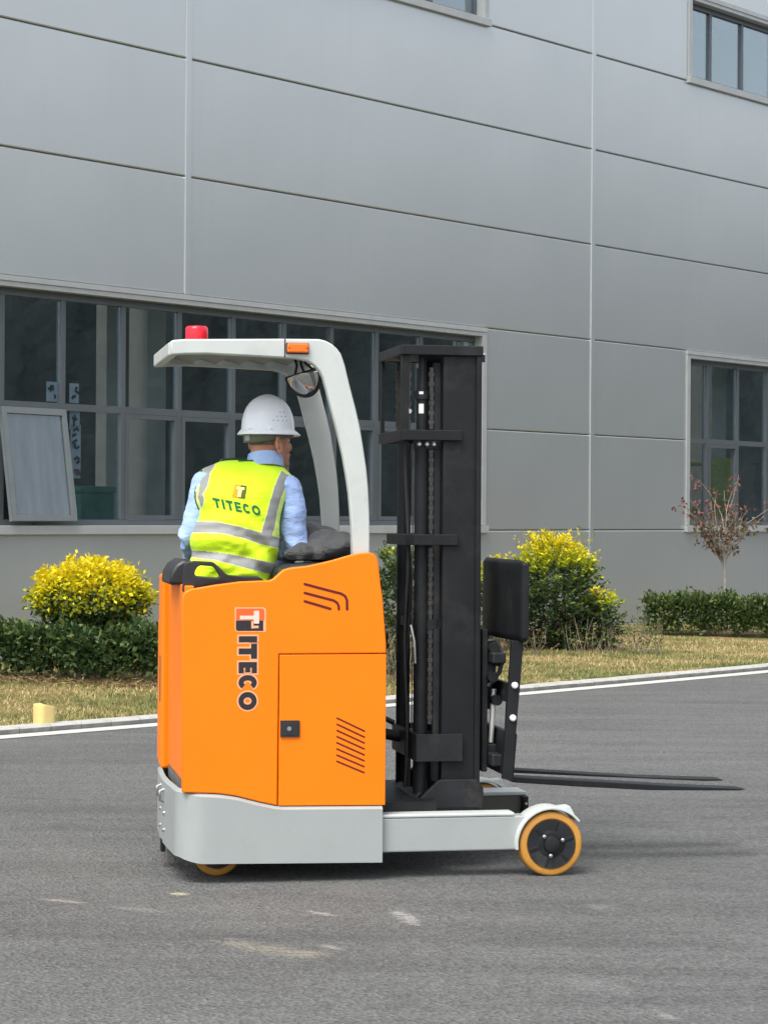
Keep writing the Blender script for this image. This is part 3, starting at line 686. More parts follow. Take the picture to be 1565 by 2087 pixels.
# --- overhead guard : two bent side rails, rear bar, louvred roof
guard = [(-0.8607, 2.1129), (-0.861, 2.1697), (-0.8434, 2.174), (-0.8022, 2.1775), (-0.6604, 2.181), (-0.4024, 2.1868), (-0.2611, 2.1884), (-0.2342, 2.1822), (-0.208, 2.1688), (-0.1877, 2.1513), (-0.1715, 2.1304), (-0.1551, 2.0844), (-0.1355, 2.0052), (-0.1097, 1.9101), (-0.091, 1.8307), (-0.0763, 1.7453), (-0.0637, 1.6658), (-0.0562, 1.5941), (-0.0505, 1.4966), (-0.0487, 1.4348), (-0.0463, 1.2974), (-0.118, 1.2972), (-0.1229, 1.4345), (-0.1338, 1.5617), (-0.1463, 1.6411), (-0.1609, 1.7195), (-0.1837, 1.8136), (-0.2063, 1.8968), (-0.231, 1.9877), (-0.2453, 2.0351), (-0.2575, 2.0567), (-0.2716, 2.0732), (-0.2898, 2.0889), (-0.3099, 2.0994), (-0.3486, 2.1066), (-0.4059, 2.1095), (-0.5611, 2.1155), (-0.7173, 2.1205), (-0.7979, 2.118)]
gr = empty('overhead_guard'); gr.parent = trk
for y0, y1 in ((.05, .10), (.80, .85)):
    MB().prism(guard, y0, y1).build('side_rail', GUARD, gr, smooth=35, bevel=.006)
gx, gz0, gz1 = guard[0][0], guard[0][1], guard[1][1]
MB().box(gx-.006, gx+.03, .09, .81, gz0, gz1-.003).build('rear_bar', GUARD, gr, bevel=.006)
ROOF_SHADE = simple('shaded_roof_grey', (.20, .205, .19), .5, var=.05)  # shade under the guard roof painted in as a darker grey
xs0 = gx+.045
for k in range(6):
    xa1 = xs0+k*.103; th = R(-15)
    MB().obox((xa1+.052, .45, gz0+.036), (.066*math.cos(th), 0, .066*math.sin(th)), (0, .349, 0), (-.0025*math.sin(th), 0, .0025*math.cos(th))).build('roof_slat', ROOF_SHADE, gr)
MB().box(xs0+.61, guard[13][0]-.09, .102, .798, gz0+.02, gz0+.026).build('roof_plate', ROOF_SHADE, gr)
MB().box(gx+.04, xs0+.62, .30, .32, gz0+.048, gz0+.06).box(gx+.04, xs0+.62, .58, .60, gz0+.048, gz0+.06).build('roof_stringer', ROOF_SHADE, gr)
sm_ = [(-0.4034, 2.1867), (-0.3989, 2.1097)]
MB().box(sm_[0][0], sm_[1][0], .0475, .052, sm_[1][1], sm_[0][1]).build('rail_joint', RUBBER, gr)
am = [(-0.397, 2.1707), (-0.3041, 2.1725), (-0.3038, 2.126), (-0.3967, 2.1242)]
ml = empty('marker_lamp'); ml.parent = trk
MB().box(am[0][0], am[1][0], .040, .049, am[2][1], am[0][1]).build('lamp_base', RUBBER, ml, bevel=.003)
MB().box(am[0][0]+.003, am[1][0]-.003, .024, .040, am[2][1]+.004, am[0][1]-.003).build('lamp_lens', AMBER, ml, bevel=.006)
for sx_ in (am[0][0]+.010, am[1][0]-.010): MB().lathe([(.0238, .0035), (.0225, .003)], (sx_, 0, (am[0][1]+am[2][1])/2), n=8).build('lamp_screw', RUBBER, ml)
bc = empty('beacon', (-.717, .45, gz0+.055)); bc.parent = trk
MB().lathe([(0, .055), (.02, .055), (.022, .049)], (0, 0, 0), 'z', 28).build('beacon_base', RUBBER, bc, smooth=40)
MB().lathe([(.0225, .047), (.05, .0475), (.075, .0475), (.088, .046), (.094, .040), (.096, .02)], (0, 0, 0), 'z', 32).build('beacon_dome', RED, bc, smooth=50)
# convex mirror hung under the roof
mc = [(-0.2643, 2.038)]; mx_, mz_ = mc[0]
mi = empty('mirror', (mx_, .42, mz_)); mi.parent = trk; mi.rotation_euler = (R(10), R(-14), R(-38))
# dome faces local -y ; half shell with straight top edge
V = []; F = []; na, nr = 24, 8; a_, b_2, d_ = .082, .098, .045
for j in range(nr+1):
    rr2 = j/nr
    for i in range(na+1):
        an = R(180+180*i/na); V.append((a_*rr2*math.cos(an), -d_*(1-rr2**2), .035+b_2*rr2*math.sin(an)))
F = [(j*(na+1)+i, (j+1)*(na+1)+i, (j+1)*(na+1)+i+1, j*(na+1)+i+1) for j in range(nr) for i in range(na)]
me = bpy.data.meshes.new('mirror_face'); me.from_pydata(V, [], F); mf = link('mirror_face', me, MIRROR, mi, smooth=180)
md = mf.modifiers.new('t', 'SOLIDIFY'); md.thickness = .004
edge = [(a_*math.cos(R(180+180*i/24)), .002, .035+b_2*math.sin(R(180+180*i/24))) for i in range(25)]
MB().tube(edge+[edge[0]], .007, 8).build('mirror_rim', RUBBER, mi, smooth=60)
MB().ell((0, .012, -.008), (.06, .02, .042)).build('mirror_back', PLASTIC, mi, smooth=60)
q = MB()
for s1 in (-.05, .0, .05): q.tube([(s1, .02, .03), (s1*.4-.01, .03, .075), (s1*.8+.01, .03, .115)], .006, 6)
q.build('mirror_bracket', RUBBER, mi, smooth=60)
# --- seat, backrest handle, dash clutter
seat_o = [(-0.8059, 1.1655), (-0.8024, 1.2363), (-0.7987, 1.2717), (-0.7909, 1.2835), (-0.7594, 1.2895), (-0.6903, 1.2866), (-0.6785, 1.2817), (-0.6705, 1.2739), (-0.6333, 1.2388), (-0.6207, 1.2325), (-0.5949, 1.23), (-0.5063, 1.2277), (-0.4875, 1.2188), (-0.4715, 1.205), (-0.4712, 1.1654)]
hole = [(-0.7571, 1.2324), (-0.7553, 1.2501), (-0.7455, 1.2659), (-0.7337, 1.2702), (-0.6902, 1.2679), (-0.6803, 1.262), (-0.6583, 1.2293), (-0.6662, 1.2216), (-0.7117, 1.2245), (-0.7472, 1.2285)]
st = empty('seat'); st.parent = trk
b = bmesh.new()
def fill_with_hole(outer, inner):
    b = bmesh.new(); es = []
    for loop in (outer, inner):
        vs_ = [b.verts.new((x, 0, z)) for x, z in loop]; es += [b.edges.new((vs_[i], vs_[(i+1) % len(vs_)])) for i in range(len(vs_))]
    bmesh.ops.triangle_fill(b, edges=es, use_beauty=True); me = bpy.data.meshes.new('seat_shell'); b.to_mesh(me); b.free(); return me
me = fill_with_hole(seat_o, hole)
for v in me.vertices: v.co.y = .075+.30*(v.co.x+.62)**2
o = link('seat_shell', me, PLASTIC, st); md = o.modifiers.new('t', 'SOLIDIFY'); md.thickness = .035; md.offset = 0; bv = o.modifiers.new('b', 'BEVEL'); bv.width = .008; bv.segments = 3
MB().box(-.76, -.40, .16, .62, .90, 1.02).build('seat_cushion', JACKET, st, bevel=.04)
MB().box(-.76, -.42, .09, .17, .95, 1.17).build('seat_back', JACKET, st, bevel=.03)
MB().box(-.74, -.42, .18, .58, .60, .90).build('seat_box', PLASTIC, st, bevel=.02)
def lump(name, c, r, mat, parent, amp, fr, seed, flat=True):
    mb = MB().ell((0, 0, 0), r, nu=72, nv=44); me = mb.mesh(name)
    for v in me.vertices:
        p = v.co.copy(); nrm = Vector((p.x/r[0]**2, p.y/r[1]**2, p.z/r[2]**2)).normalized()
        w_ = Vector((noise.noise(p*fr*.6+Vector((seed, 0, 0))), noise.noise(p*fr*.6+Vector((0, seed, 0))), noise.noise(p*fr*.6+Vector((0, 0, seed)))))
        g_ = p+w_*.06
        f = .55-1.1*abs(((g_.x*1.1-g_.z*.9+g_.y*.6)*fr+seed*.37) % 1.0-.5)*2+1.3*noise.noise(p*fr*.9+Vector((seed, 2, 1)))
        v.co = p+nrm*f*amp
        if flat and v.co.z < -r[2]*.45: v.co.z = -r[2]*.45
    o = link(name, me, mat, parent, smooth=180, loc=c); return o
MB().prism([(-.845, 1.185), (-.840, 1.235), (-.82, 1.270), (-.79, 1.290), (-.75, 1.288), (-.735, 1.19)], .24, .62).build('armrest', PLASTIC, trk, smooth=40, bevel=.014)
jk = empty('jacket', Vector(TO)+Matrix.Rotation(TR, 3, 'Z') @ Vector((-.20, .45, 1.285)), TR, 'dark charcoal jacket bundled in a heap on the truck dashboard in front of the driver', 'jacket')
lump('jacket_body', (-.03, .10, .05), (.145, .2, .115), JACKET, jk, .020, 4.0, 11)
lump('sleeve_fold', (.045, -.13, .045), (.125, .16, .075), JACKET, jk, .020, 9, 23)
lump('sleeve_fold', (-.07, -.20, .03), (.10, .10, .05), JACKET, jk, .016, 9, 31)
MB().tube([(-.045, .45, 1.285), (-.045, .45, 1.345)], .007, 8).lathe([(1.345, .012), (1.372, .012), (1.378, .006)], (-.045, .45, 0), 'z', 12).build('warning_knob', simple('dull_red_knob', (.3, .05, .05), .4), trk, smooth=50)
# --- mast
mast = empty('mast'); mast.parent = trk
MB().box(.298, .452, .255, .272, .255, 2.145).box(.436, .458, .238, .254, .255, 2.145).box(.436, .458, .273, .315, .255, 2.145).box(.298, .318, .273, .315, .255, 2.145).build('mast_rail', BLACK, mast, bevel=.003)
MB().box(.298, .452, .728, .745, .255, 2.145).box(.436, .458, .746, .762, .255, 2.145).box(.436, .458, .685, .727, .255, 2.145).box(.298, .318, .685, .727, .255, 2.145).build('mast_rail', BLACK, mast, bevel=.003)
for ya, yb in ((.300, .345), (.655, .70)):
    MB().box(.270, .296, ya, ya+.012, .36, 2.12).box(.270, .284, ya+.0125, yb, .36, 2.12).build('inner_rail', BLACK2, mast, bevel=.002)
def u_bar(z0, z1, xf, xb, y0, y1, th, ch, name='cross_bar', mat=None):
    """flat bar that wraps round the back of the mast"""
    out = [(xf, y0), (xb+ch, y0), (xb, y0+ch*1.6), (xb, y1-ch*1.6), (xb+ch, y1), (xf, y1)]
    inn = [(xf, y1-th), (xb+ch+th*.5, y1-th), (xb+th, y1-ch*1.6-th*.3), (xb+th, y0+ch*1.6+th*.3), (xb+ch+th*.5, y0+th), (xf, y0+th)]
    MB().prism_z(out+inn, z0, z1).build(name, mat or BLACK, mast, bevel=.003)
u_bar(2.146, 2.187, .462, .110, .232, .765, .03, .006)
MB().box(.14, .458, .262, .735, 2.150, 2.16).build('top_plate', BLACK, mast)
MB().box(.455, .47, .236, .25, 2.12, 2.15).build('top_bolt_plate', BLACK, mast)
MB().lathe([(0, .007), (.008, .007), (.011, .004)], (.462, .243, 2.152), 'x', 10).build('bolt', STEEL, mast, smooth=40)
u_bar(1.790, 1.834, .375, .115, .235, .765, .03, .006)
u_bar(1.352, 1.398, .36, .145, .235, .765, .03, .03)
u_bar(.452, .565, .382, .182, .228, .765, .014, .004, mat=BLACK2)
MB().box(.118, .133, .715, .745, 1.835, 2.145).build('upright', BLACK, mast)
MB().box(.120, .150, .25, .29, 1.835, 2.145).build('upright', BLACK, mast)
def cyl(x, y, z0, z1, r, name, mat, sm=40, n=20): return MB().tube([(x, y, z0), (x, y, z1)], r, n).build(name, mat, mast, smooth=sm)
for y in (.315, .70):
    cyl(.218, y, .28, 1.80, .030, 'lift_cylinder', BLACK); cyl(.218, y, 1.835, 1.99, .024, 'lift_cylinder_head', BLACK)
    cyl(.218, y, 1.992, 2.15, .016, 'piston_rod', BLACK2)
    MB().lathe([(1.965, .031), (2.0, .031)], (.218, y, 0), 'z', 20).build('cylinder_cap', BLACK2, mast, smooth=40)
# white stickers curved onto the near cylinder head
def cyl_label(cx, cy, r, a0, a1, z0, z1):
    V = []; F = []
    for i in range(9):
        a = R(a0+(a1-a0)*i/8); V += [(cx+r*math.cos(a), cy+r*math.sin(a), z0), (cx+r*math.cos(a), cy+r*math.sin(a), z1)]
    F = [(2*i, 2*i+2, 2*i+3, 2*i+1) for i in range(8)]
    me = bpy.data.meshes.new('label_sticker'); me.from_pydata(V, [], F); return link('label_sticker', me, STICKER, mast, smooth=180)
cyl_label(.218, .315, .0246, 225, 275, 1.905, 1.945); cyl_label(.218, .315, .0316, 235, 268, 1.985, 1.996)
for dx in (-.018, .015, .045): MB().lathe([(0, .010), (-.012, .010), (-.016, .006)], (.218+dx, .286, 1.775), n=10).build('bolt', STEEL, mast, smooth=40)
MB().box(.185, .285, .288, .34, 1.755, 1.789).build('cylinder_clamp', BLACK2, mast, bevel=.003)
def chain(x, y, z0, z1):
    q = MB(); z = z0; k = 0
    while z < z1:
        w = .011 if k % 2 else .007
        q.box(x-w, x+w, y-.008, y+.008, z, z+.019); z += .02; k += 1
    return q.build('lift_chain', CHAIN, mast, bevel=0)
chain(.165, .34, 1.84, 2.14); chain(.258, .318, .6, 1.34); chain(.258, .318, 1.40, 1.75); chain(.258, .318, 1.84, 2.10); chain(.175, .62, 1.84, 2.14)
MB().lathe([(-.004, .010), (.004, .010)], (.166, .326, 1.915), n=12).build('chain_anchor', STEEL, mast)
for (x, y, ph) in ((.165, .36, 0), (.178, .385, 1.3), (.285, .33, .5)):
    P = [(x+.006*math.sin(ph+k*.7), y+.006*math.cos(ph+k*.9), .33+1.45*k/16) for k in range(17)]
    MB().tube(P, .0085, 8).build('hydraulic_hose', RUBBER, mast, smooth=60)
MB().tube([(.172, .268, .57), (.172, .268, 1.35)], .0025, 6).build('guide_wire', CHAIN, mast, smooth=60)
MB().tube([(.178, .30, 1.40), (.178, .30, 1.78)], .003, 6).build('guide_wire', CHAIN, mast, smooth=60)
MB().tube([(.14, .70, .95), (.12, .69, .78), (.10, .66, .68), (.12, .62, .60), (.16, .6, .58)], .012, 8).build('hydraulic_hose', RUBBER, mast, smooth=60)
MB().tube([(.165, .26, 1.02), (.18, .255, .95), (.185, .26, .86)], .006, 6).build('hose_clip', STEEL, mast, smooth=60)
foot = [(0.1892, 0.2547), (0.1911, 0.2872), (0.278, 0.3705), (0.2926, 0.3743), (0.4434, 0.374), (0.4709, 0.3398), (0.4735, 0.2496)]
MB().prism(foot, .225, .25).build('mast_foot', BLACK2, mast, bevel=.003)
MB().prism([(x, z-.0) for x, z in foot], .75, .775).build('mast_foot', BLACK2, mast, bevel=.003)
fx = foot[0][0]
MB().prism([(fx-.002, foot[0][1]), (fx-.012, foot[0][1]+.04), (fx+.012, foot[0][1]+.065), (fx+.024, foot[0][1]+.065), (fx+.004, foot[0][1]+.038), (fx+.012, foot[0][1])], .252, .748).build('mast_foot_plate', BLACK2, mast, bevel=.002)
MB().box(fx+.02, .46, .252, .748, .243, .275).build('mast_base', BLACK, mast)
MB().box(.185, .30, .34, .66, .50, .55).box(.20, .30, .30, .70, 1.0, 1.04).build('tie_plate', BLACK2, mast)
# tilt / reach link between body and mast
MB().tube([(-.01, .60, .56), (.19, .60, .52)], .024, 12).build('reach_cylinder', BLACK2, mast, smooth=40)
# --- carriage, load backrest and forks, tilted a little forward
car = empty('fork_carriage'); car.parent = trk
MB().box(.475, .50, .28, .72, .40, 1.0).build('carriage_plate', BLACK2, car, bevel=.004)
MB().box(.462, .474, .30, .34, .42, .98).box(.462, .474, .66, .70, .42, .98).build('carriage_roller_block', BLACK, car)
MB().box(.502, .56, .20, .82, .86, .905).build('carriage_bar', BLACK2, car, bevel=.006)
MB().box(.502, .555, .20, .82, .43, .48).build('carriage_bar', BLACK2, car, bevel=.006)
for y in (.345, .62):
    MB().tube([(.515, y, .87), (.505, y, .66)], .026, 14).build('tilt_cylinder', BLACK, car, smooth=40)
    MB().tube([(.535, y-.03, .745), (.522, y-.03, .52)], .0115, 12).build('tilt_rod', simple('chrome_rod', (.75, .74, .70), .35, metal=.6, var=.05) if y < .5 else STEEL, car, smooth=40)
    MB().box(.49, .545, y-.045, y+.035, .43, .515).build('rod_clevis', BLACK2, car, bevel=.006)
    MB().box(.485, .54, y-.05, y+.04, .80, .86).build('rod_clevis', BLACK2, car, bevel=.008)
for (x, y, z) in ((.52, .27, .92), (.545, .29, .865), (.515, .27, .80), (.54, .30, .70)):
    MB().lathe([(-.03, .012), (-.03, .022), (.03, .024), (.034, .012)], (x, y, z), n=12).build('hydraulic_fitting', BLACK, car, smooth=40)
MB().tube([(.52, .26, .93), (.548, .25, .91), (.556, .25, .87), (.545, .26, .82), (.50, .27, .76)], .010, 8).build('hydraulic_hose', RUBBER, car, smooth=60)
MB().tube([(.50, .28, .95), (.53, .27, .955), (.55, .27, .92)], .009, 8).build('hydraulic_hose', RUBBER, car, smooth=60)
def sidebar(y0, y1):
    return [(p, y0, y1) for p in ()]
bw = .72
bar = [(0.5416, 0.9653), (0.5923, 0.9631), (0.5471, 0.3901), (0.5058, 0.3988)]
MB().prism(bar, .03, .055).build('backrest_bracket', BLACK, car, bevel=.003)
MB().prism(bar, bw-.075, bw-.05).build('backrest_bracket', BLACK, car, bevel=.003)
for (px_, pz_) in [(0.554, 0.7822), (0.5466, 0.6486)]: MB().lathe([(.029, .0135), (.020, .0135), (.016, .009)], (px_, 0, pz_), n=14).build('bracket_bolt', STICKER, car, smooth=40)
MB().prism([(.535, .40), (.56, .40), (.575, .58), (.55, .58)], .06, .66).build('lower_cross_bar', BLACK, car, bevel=.004)
MB().prism([(.555, .70), (.575, .70), (.582, .78), (.56, .78)], .06, .66).build('upper_cross_bar', BLACK, car, bevel=.004)
# backrest : curved plate with rounded upright edges
bt, bb = 1.296, .962; bw = .72
P = []; nA = 8; xr, th = .579, .006
plan = [(xr+.018, .006), (xr+.006, .003), (xr-.004, .008), (xr-.008, .02)]+[(xr-.008-.016*math.sin(math.pi*(y-.02)/(bw-.04)), y) for y in np.linspace(.06, bw-.06, 12)]+[(xr-.008, bw-.02), (xr-.004, bw-.008), (xr+.006, bw-.003), (xr+.018, bw-.006)]
V = []; F = []
rows = [(bb, 0), (bb+.03, 0), (bt-.05, 0), (bt-.02, .002), (bt, .010)]
for (z, dx) in rows:
    for (x, y) in plan:
        edge_ = min(y, bw-y); zz = z-(.018*(1-edge_/.04)**2 if (edge_ < .04 and z == bt) else 0)
        V.append((x+dx+(z-bb)*.012, y, zz))
n = len(plan); F = [(j*n+i, j*n+i+1, (j+1)*n+i+1, (j+1)*n+i) for j in range(len(rows)-1) for i in range(n-1)]
me = bpy.data.meshes.new('load_backrest'); me.from_pydata(V, [], F)
o = link('load_backrest', me, BLACK, car, smooth=70); md = o.modifiers.new('t', 'SOLIDIFY'); md.thickness = .012; md.offset = 1
# the near return flange of the backrest
MB().box(xr-.002, xr+.028, .0, .014, bb+.01, bt-.015).build('backrest_flange', BLACK, car, bevel=.006)
MB().box(xr-.002, xr+.028, bw-.014, bw, bb+.01, bt-.015).build('backrest_flange', BLACK, car, bevel=.006)
# forks
f1 = [(0.6069, 0.3741), (0.9644, 0.3499), (1.3291, 0.3242), (1.6096, 0.3081), (1.6504, 0.3041), (1.6243, 0.2994), (1.219, 0.3073), (0.8919, 0.3287), (0.6156, 0.3506), (0.5921, 0.3619), (0.596, 0.424), (0.6215, 0.4236)]
f2 = [(0.6841, 0.3726), (1.0264, 0.3482), (1.2675, 0.3317), (1.6218, 0.3154), (1.6445, 0.3128), (1.6332, 0.3087), (1.5556, 0.3088), (1.1177, 0.3327), (0.6842, 0.3577), (0.6644, 0.3665), (0.664, 0.4241), (0.6881, 0.4238)]
for f_, y in ((f1, .30), (f2, .58)):
    fk_ = MB().prism(f_, y, y+.10).build('fork', BLACK, car, bevel=.003)
    s0 = f_[-1]
    MB().prism([(f_[-2][0], f_[-2][1]+.001), (f_[-1][0], f_[-1][1]+.001), (f_[-1][0]+.012, .70), (f_[-2][0]+.012, .70)], y, y+.10).build('fork_shank', BLACK, car, bevel=.003)

# ------------------------------------------------------------------ the driver, seated across the truck with the back to the camera, looking towards the forks
HIP = Vector((-.57, .36, 1.03))                          # truck-local seat point
per = empty('person', Vector(TO)+Matrix.Rotation(TR, 3, 'Z') @ HIP, TR,
            'driver in white hard hat, light blue shirt and yellow-green vest seated on the orange truck', 'person')
L = lambda x, y, z: Vector((x, y, z))-HIP
YB = .25
Lx = [(-0.5746, 1.7029), (-0.615, 1.6995), (-0.6553, 1.682), (-0.6854, 1.6706), (-0.7075, 1.6533), (-0.7214, 1.6231), (-0.7312, 1.5889), (-0.7371, 1.5527), (-0.7308, 1.5226), (-0.7186, 1.4966), (-0.7154, 1.4725), (-0.7224, 1.4524), (-0.7363, 1.4322), (-0.7462, 1.4021), (-0.755, 1.3719), (-0.7519, 1.3458), (-0.7437, 1.3218), (-0.7456, 1.3017), (-0.7555, 1.2756), (-0.7733, 1.2415), (-0.7892, 1.2154), (-0.789, 1.1813)]
Rx = [(-0.4, 1.7047), (-0.3836, 1.6948), (-0.3549, 1.6769), (-0.3364, 1.6568), (-0.322, 1.6408), (-0.3199, 1.6246), (-0.33, 1.6022), (-0.34, 1.5758), (-0.3501, 1.5475), (-0.3621, 1.515), (-0.3741, 1.4745), (-0.38, 1.4441), (-0.3819, 1.4138), (-0.3797, 1.3895), (-0.3816, 1.3633), (-0.3855, 1.337), (-0.3874, 1.3127), (-0.3913, 1.2884), (-0.3973, 1.2622), (-0.4073, 1.2359), (-0.4173, 1.2157), (-0.4232, 1.1813)]
lz_ = [p[1] for p in Lx][::-1]; lx_ = [p[0] for p in Lx][::-1]; rz_ = [p[1] for p in Rx][::-1]; rx_ = [p[0] for p in Rx][::-1]
ztop, zbot = Lx[0][1], [(-0.5917, 1.1873)][0][1]
def prof(z):
    """half extents and centre of the torso at height z : left, right, centre y, depth"""
    xl, xr_ = float(np.interp(z, lz_, lx_)), float(np.interp(z, rz_, rx_))
    t = (ztop-z)/(ztop-zbot)
    b = float(np.interp(t, [0, .06, .14, .25, .5, .75, 1.0], [.060, .085, .112, .128, .126, .122, .13]))
    yc = float(np.interp(t, [0, .1, .3, .6, 1.0], [.425, .395, .355, .325, .325]))
    return xl, xr_, yc, b
EXP = 2.35
def fold(x, z):
    """cloth folds on the back : slack diagonal pleats towards the waist"""
    t = (ztop-z)/(ztop-zbot)
    w = max(0, min(1, (t-.42)/.2))
    d = .0075*math.sin((z*1.0+x*.42)*62+2.2*math.sin(x*14))*w
    d += .006*math.sin((z*.8-x*.75)*48+1.0)*max(0, min(1, (t-.62)/.15))
    d += .010*(noise.noise((x*9, z*15, 4.0)))*(.25+.75*w)+.005*noise.noise((x*26, z*34, 1.0))*(.25+.75*w)
    return d
def back_y(x, z, off=0.0):
    xl, xr_, yc, b = prof(z); c, a = (xl+xr_)/2, (xr_-xl)/2
    q = min(.9999, abs((x-c)/a)); return yc-b*(1-q**EXP)**(1/EXP)+fold(x, z)-off
# --- vest as a dense loft, cut along its sewn pattern into fabric, tape, edging
PX = lambda s: s
band_up = [(-0.7364, 1.4403), (-0.7193, 1.4474), (-0.6498, 1.4447), (-0.5668, 1.427), (-0.4714, 1.4021), (-0.4272, 1.3893), (-0.3694, 1.3754), (-0.361, 1.337), (-0.3957, 1.34), (-0.4629, 1.3529), (-0.5455, 1.3798), (-0.6283, 1.3992), (-0.6939, 1.4023), (-0.7643, 1.401), (-0.7584, 1.4281)]
band_lo = [(-0.7658, 1.3157), (-0.7477, 1.3268), (-0.6938, 1.3243), (-0.6072, 1.3149), (-0.5243, 1.2986), (-0.4605, 1.2853), (-0.379, 1.2682), (-0.3889, 1.2238), (-0.4242, 1.2308), (-0.5033, 1.2499), (-0.5861, 1.2719), (-0.6569, 1.2889), (-0.7516, 1.2997), (-0.7656, 1.2916)]
strapL = [(-0.6553, 1.686), (-0.6835, 1.6757), (-0.702, 1.6514), (-0.714, 1.598), (-0.7242, 1.5487), (-0.7094, 1.5006), (-0.7007, 1.5328), (-0.7057, 1.5609), (-0.6874, 1.59), (-0.6712, 1.6476), (-0.6432, 1.6861)]
strapR = [(-0.3711, 1.6605), (-0.3342, 1.6346), (-0.3606, 1.5969), (-0.3857, 1.5391), (-0.4016, 1.4804), (-0.4085, 1.4399), (-0.4245, 1.3853), (-0.4714, 1.4013), (-0.4506, 1.4639), (-0.4363, 1.5137), (-0.4179, 1.5716), (-0.3974, 1.6219)]
edgeL = [(-0.6835, 1.6777), (-0.702, 1.6514), (-0.714, 1.598), (-0.7242, 1.5487), (-0.7094, 1.5006), (-0.7183, 1.4524), (-0.7746, 1.4561), (-0.776, 1.6727)]
edgeR = [(-0.3343, 1.6406), (-0.3606, 1.5969), (-0.3857, 1.5391), (-0.4016, 1.4804), (-0.4085, 1.4399), (-0.4245, 1.3853), (-0.4183, 1.3793), (-0.2877, 1.3778), (-0.2893, 1.6411)]
def inside(p, poly):
    x, z = p; r = False; j = len(poly)-1
    for i in range(len(poly)):
        (xi, zi), (xj, zj) = poly[i], poly[j]
        if (zi > z) != (zj > z) and x < (xj-xi)*(z-zi)/(zj-zi)+xi: r = not r
        j = i
    return r
def near_edge(p, poly, d):
    P = Vector(p)
    for i in range(len(poly)):
        a, b = Vector(poly[i]), Vector(poly[(i+1) % len(poly)]); ab = b-a
        t = max(0, min(1, (P-a).dot(ab)/max(1e-9, ab.length_squared)))
        if (P-(a+ab*t)).length < d: return True
    return False
NZ, NB, NFr = 190, 200, 36
rowsV = []
for j in range(NZ+1):
    z = ztop-(ztop-zbot)*(j/NZ); xl, xr_, yc, b = prof(z); c, a = (xl+xr_)/2, (xr_-xl)/2
    row = []
    for i in range(NB+1):                                 # back, from the left side to the right side
        th = math.pi*i/NB; q = -math.cos(th); x = c+a*q
        row.append(L(x, back_y(x, z) if 0 < i < NB else yc, z))
    for i in range(1, NFr):                               # front
        th = math.pi*i/NFr; q = math.cos(th); x = c+a*q
        row.append(L(x, yc+b*.95*(1-abs(q)**EXP)**(1/EXP), z))
    rowsV.append(row)
nr_ = len(rowsV[0]); Vv = [p for r in rowsV for p in r]
kinds = {'vest': [], 'reflective_tape': [], 'armhole_edging': [], 'piping': []}
for j in range(NZ):
    for i in range(nr_):
        k = (i+1) % nr_; f = (j*nr_+i, j*nr_+k, (j+1)*nr_+k, (j+1)*nr_+i); kind = 'vest'
        cen = (Vv[f[0]]+Vv[f[2]])/2+HIP; p = (cen.x, cen.z)
        if i < NB:
            if inside(p, band_up) or inside(p, band_lo) or inside(p, strapL) or inside(p, strapR): kind = 'reflective_tape'
            elif inside(p, edgeL) or inside(p, edgeR): kind = 'armhole_edging'
            elif near_edge(p, band_up, .0042) or near_edge(p, strapL, .0042) or near_edge(p, strapR, .0042) or near_edge(p, band_lo, .0036): kind = 'piping'
        else:
            z = cen.z
            if band_up[1][1]-.045 < z < band_up[1][1] or band_lo[1][1]-.03 < z < band_lo[1][1]+.02: kind = 'reflective_tape'
        kinds[kind].append(f)
kinds['armhole_edging'], kinds['armhole_edging2'] = [[f for f in kinds['armhole_edging'] if ((Vv[f[0]].x < .03) == s_)] for s_ in (True, False)]
for nm, mat_, off in (('armhole_edging2', VESTEDGE, 0), ('vest', VEST, 0), ('reflective_tape', BAND, .0012), ('armhole_edging', VESTEDGE, 0), ('piping', VESTEDGE, .0008)):
    used_ = sorted({i for f in kinds[nm] for i in f}); rm = {a: b for b, a in enumerate(used_)}
    me = bpy.data.meshes.new(nm); vv = [Vv[i]+Vector((0, -off if i % nr_ < NB else off, 0)) for i in used_]
    me.from_pydata(vv, [], [tuple(rm[i] for i in f)[::-1] for f in kinds[nm]]); me.update()
    link(nm.rstrip('2'), me, mat_, per, smooth=180)
# dark green binding round neck and armholes
def on_back(pts, r, name, mat, off=.002):
    P = []
    for i in range(len(pts)-1):
        for k in range(6): t = k/6; P.append((pts[i][0]+(pts[i+1][0]-pts[i][0])*t, pts[i][1]+(pts[i+1][1]-pts[i][1])*t))
    P.append(pts[-1])
    MB().tube([L(x, back_y(x, z, off), z) for x, z in P], r, 6).build(name, mat, per, smooth=60)
on_back([(-0.3383, 1.6325), (-0.3239, 1.6205), (-0.3361, 1.5961), (-0.3481, 1.5657), (-0.3622, 1.5271), (-0.3762, 1.4826), (-0.3831, 1.4441), (-0.3849, 1.4138), (-0.3828, 1.3895)], .0055, 'binding', BINDING)
on_back([(-0.6975, 1.6615), (-0.7134, 1.6372), (-0.7233, 1.605), (-0.7311, 1.5728), (-0.732, 1.5447), (-0.7268, 1.5206), (-0.7156, 1.4966)], .0045, 'binding', BINDING)
on_back([(-0.5503, 1.6981), (-0.5138, 1.7005), (-0.463, 1.701), (-0.406, 1.6986), (-0.3836, 1.6907), (-0.359, 1.6748)], .0035, 'binding', BINDING)
nk = prof(ztop-.004)
MB().tube([L((nk[0]+nk[1])/2+(nk[1]-nk[0])/2*math.cos(a), nk[2]+nk[3]*math.sin(a), ztop-.003+.012*math.sin(a)) for a in [2*math.pi*k/40 for k in range(41)]], .005, 6).build('binding', BINDING, per, smooth=60)
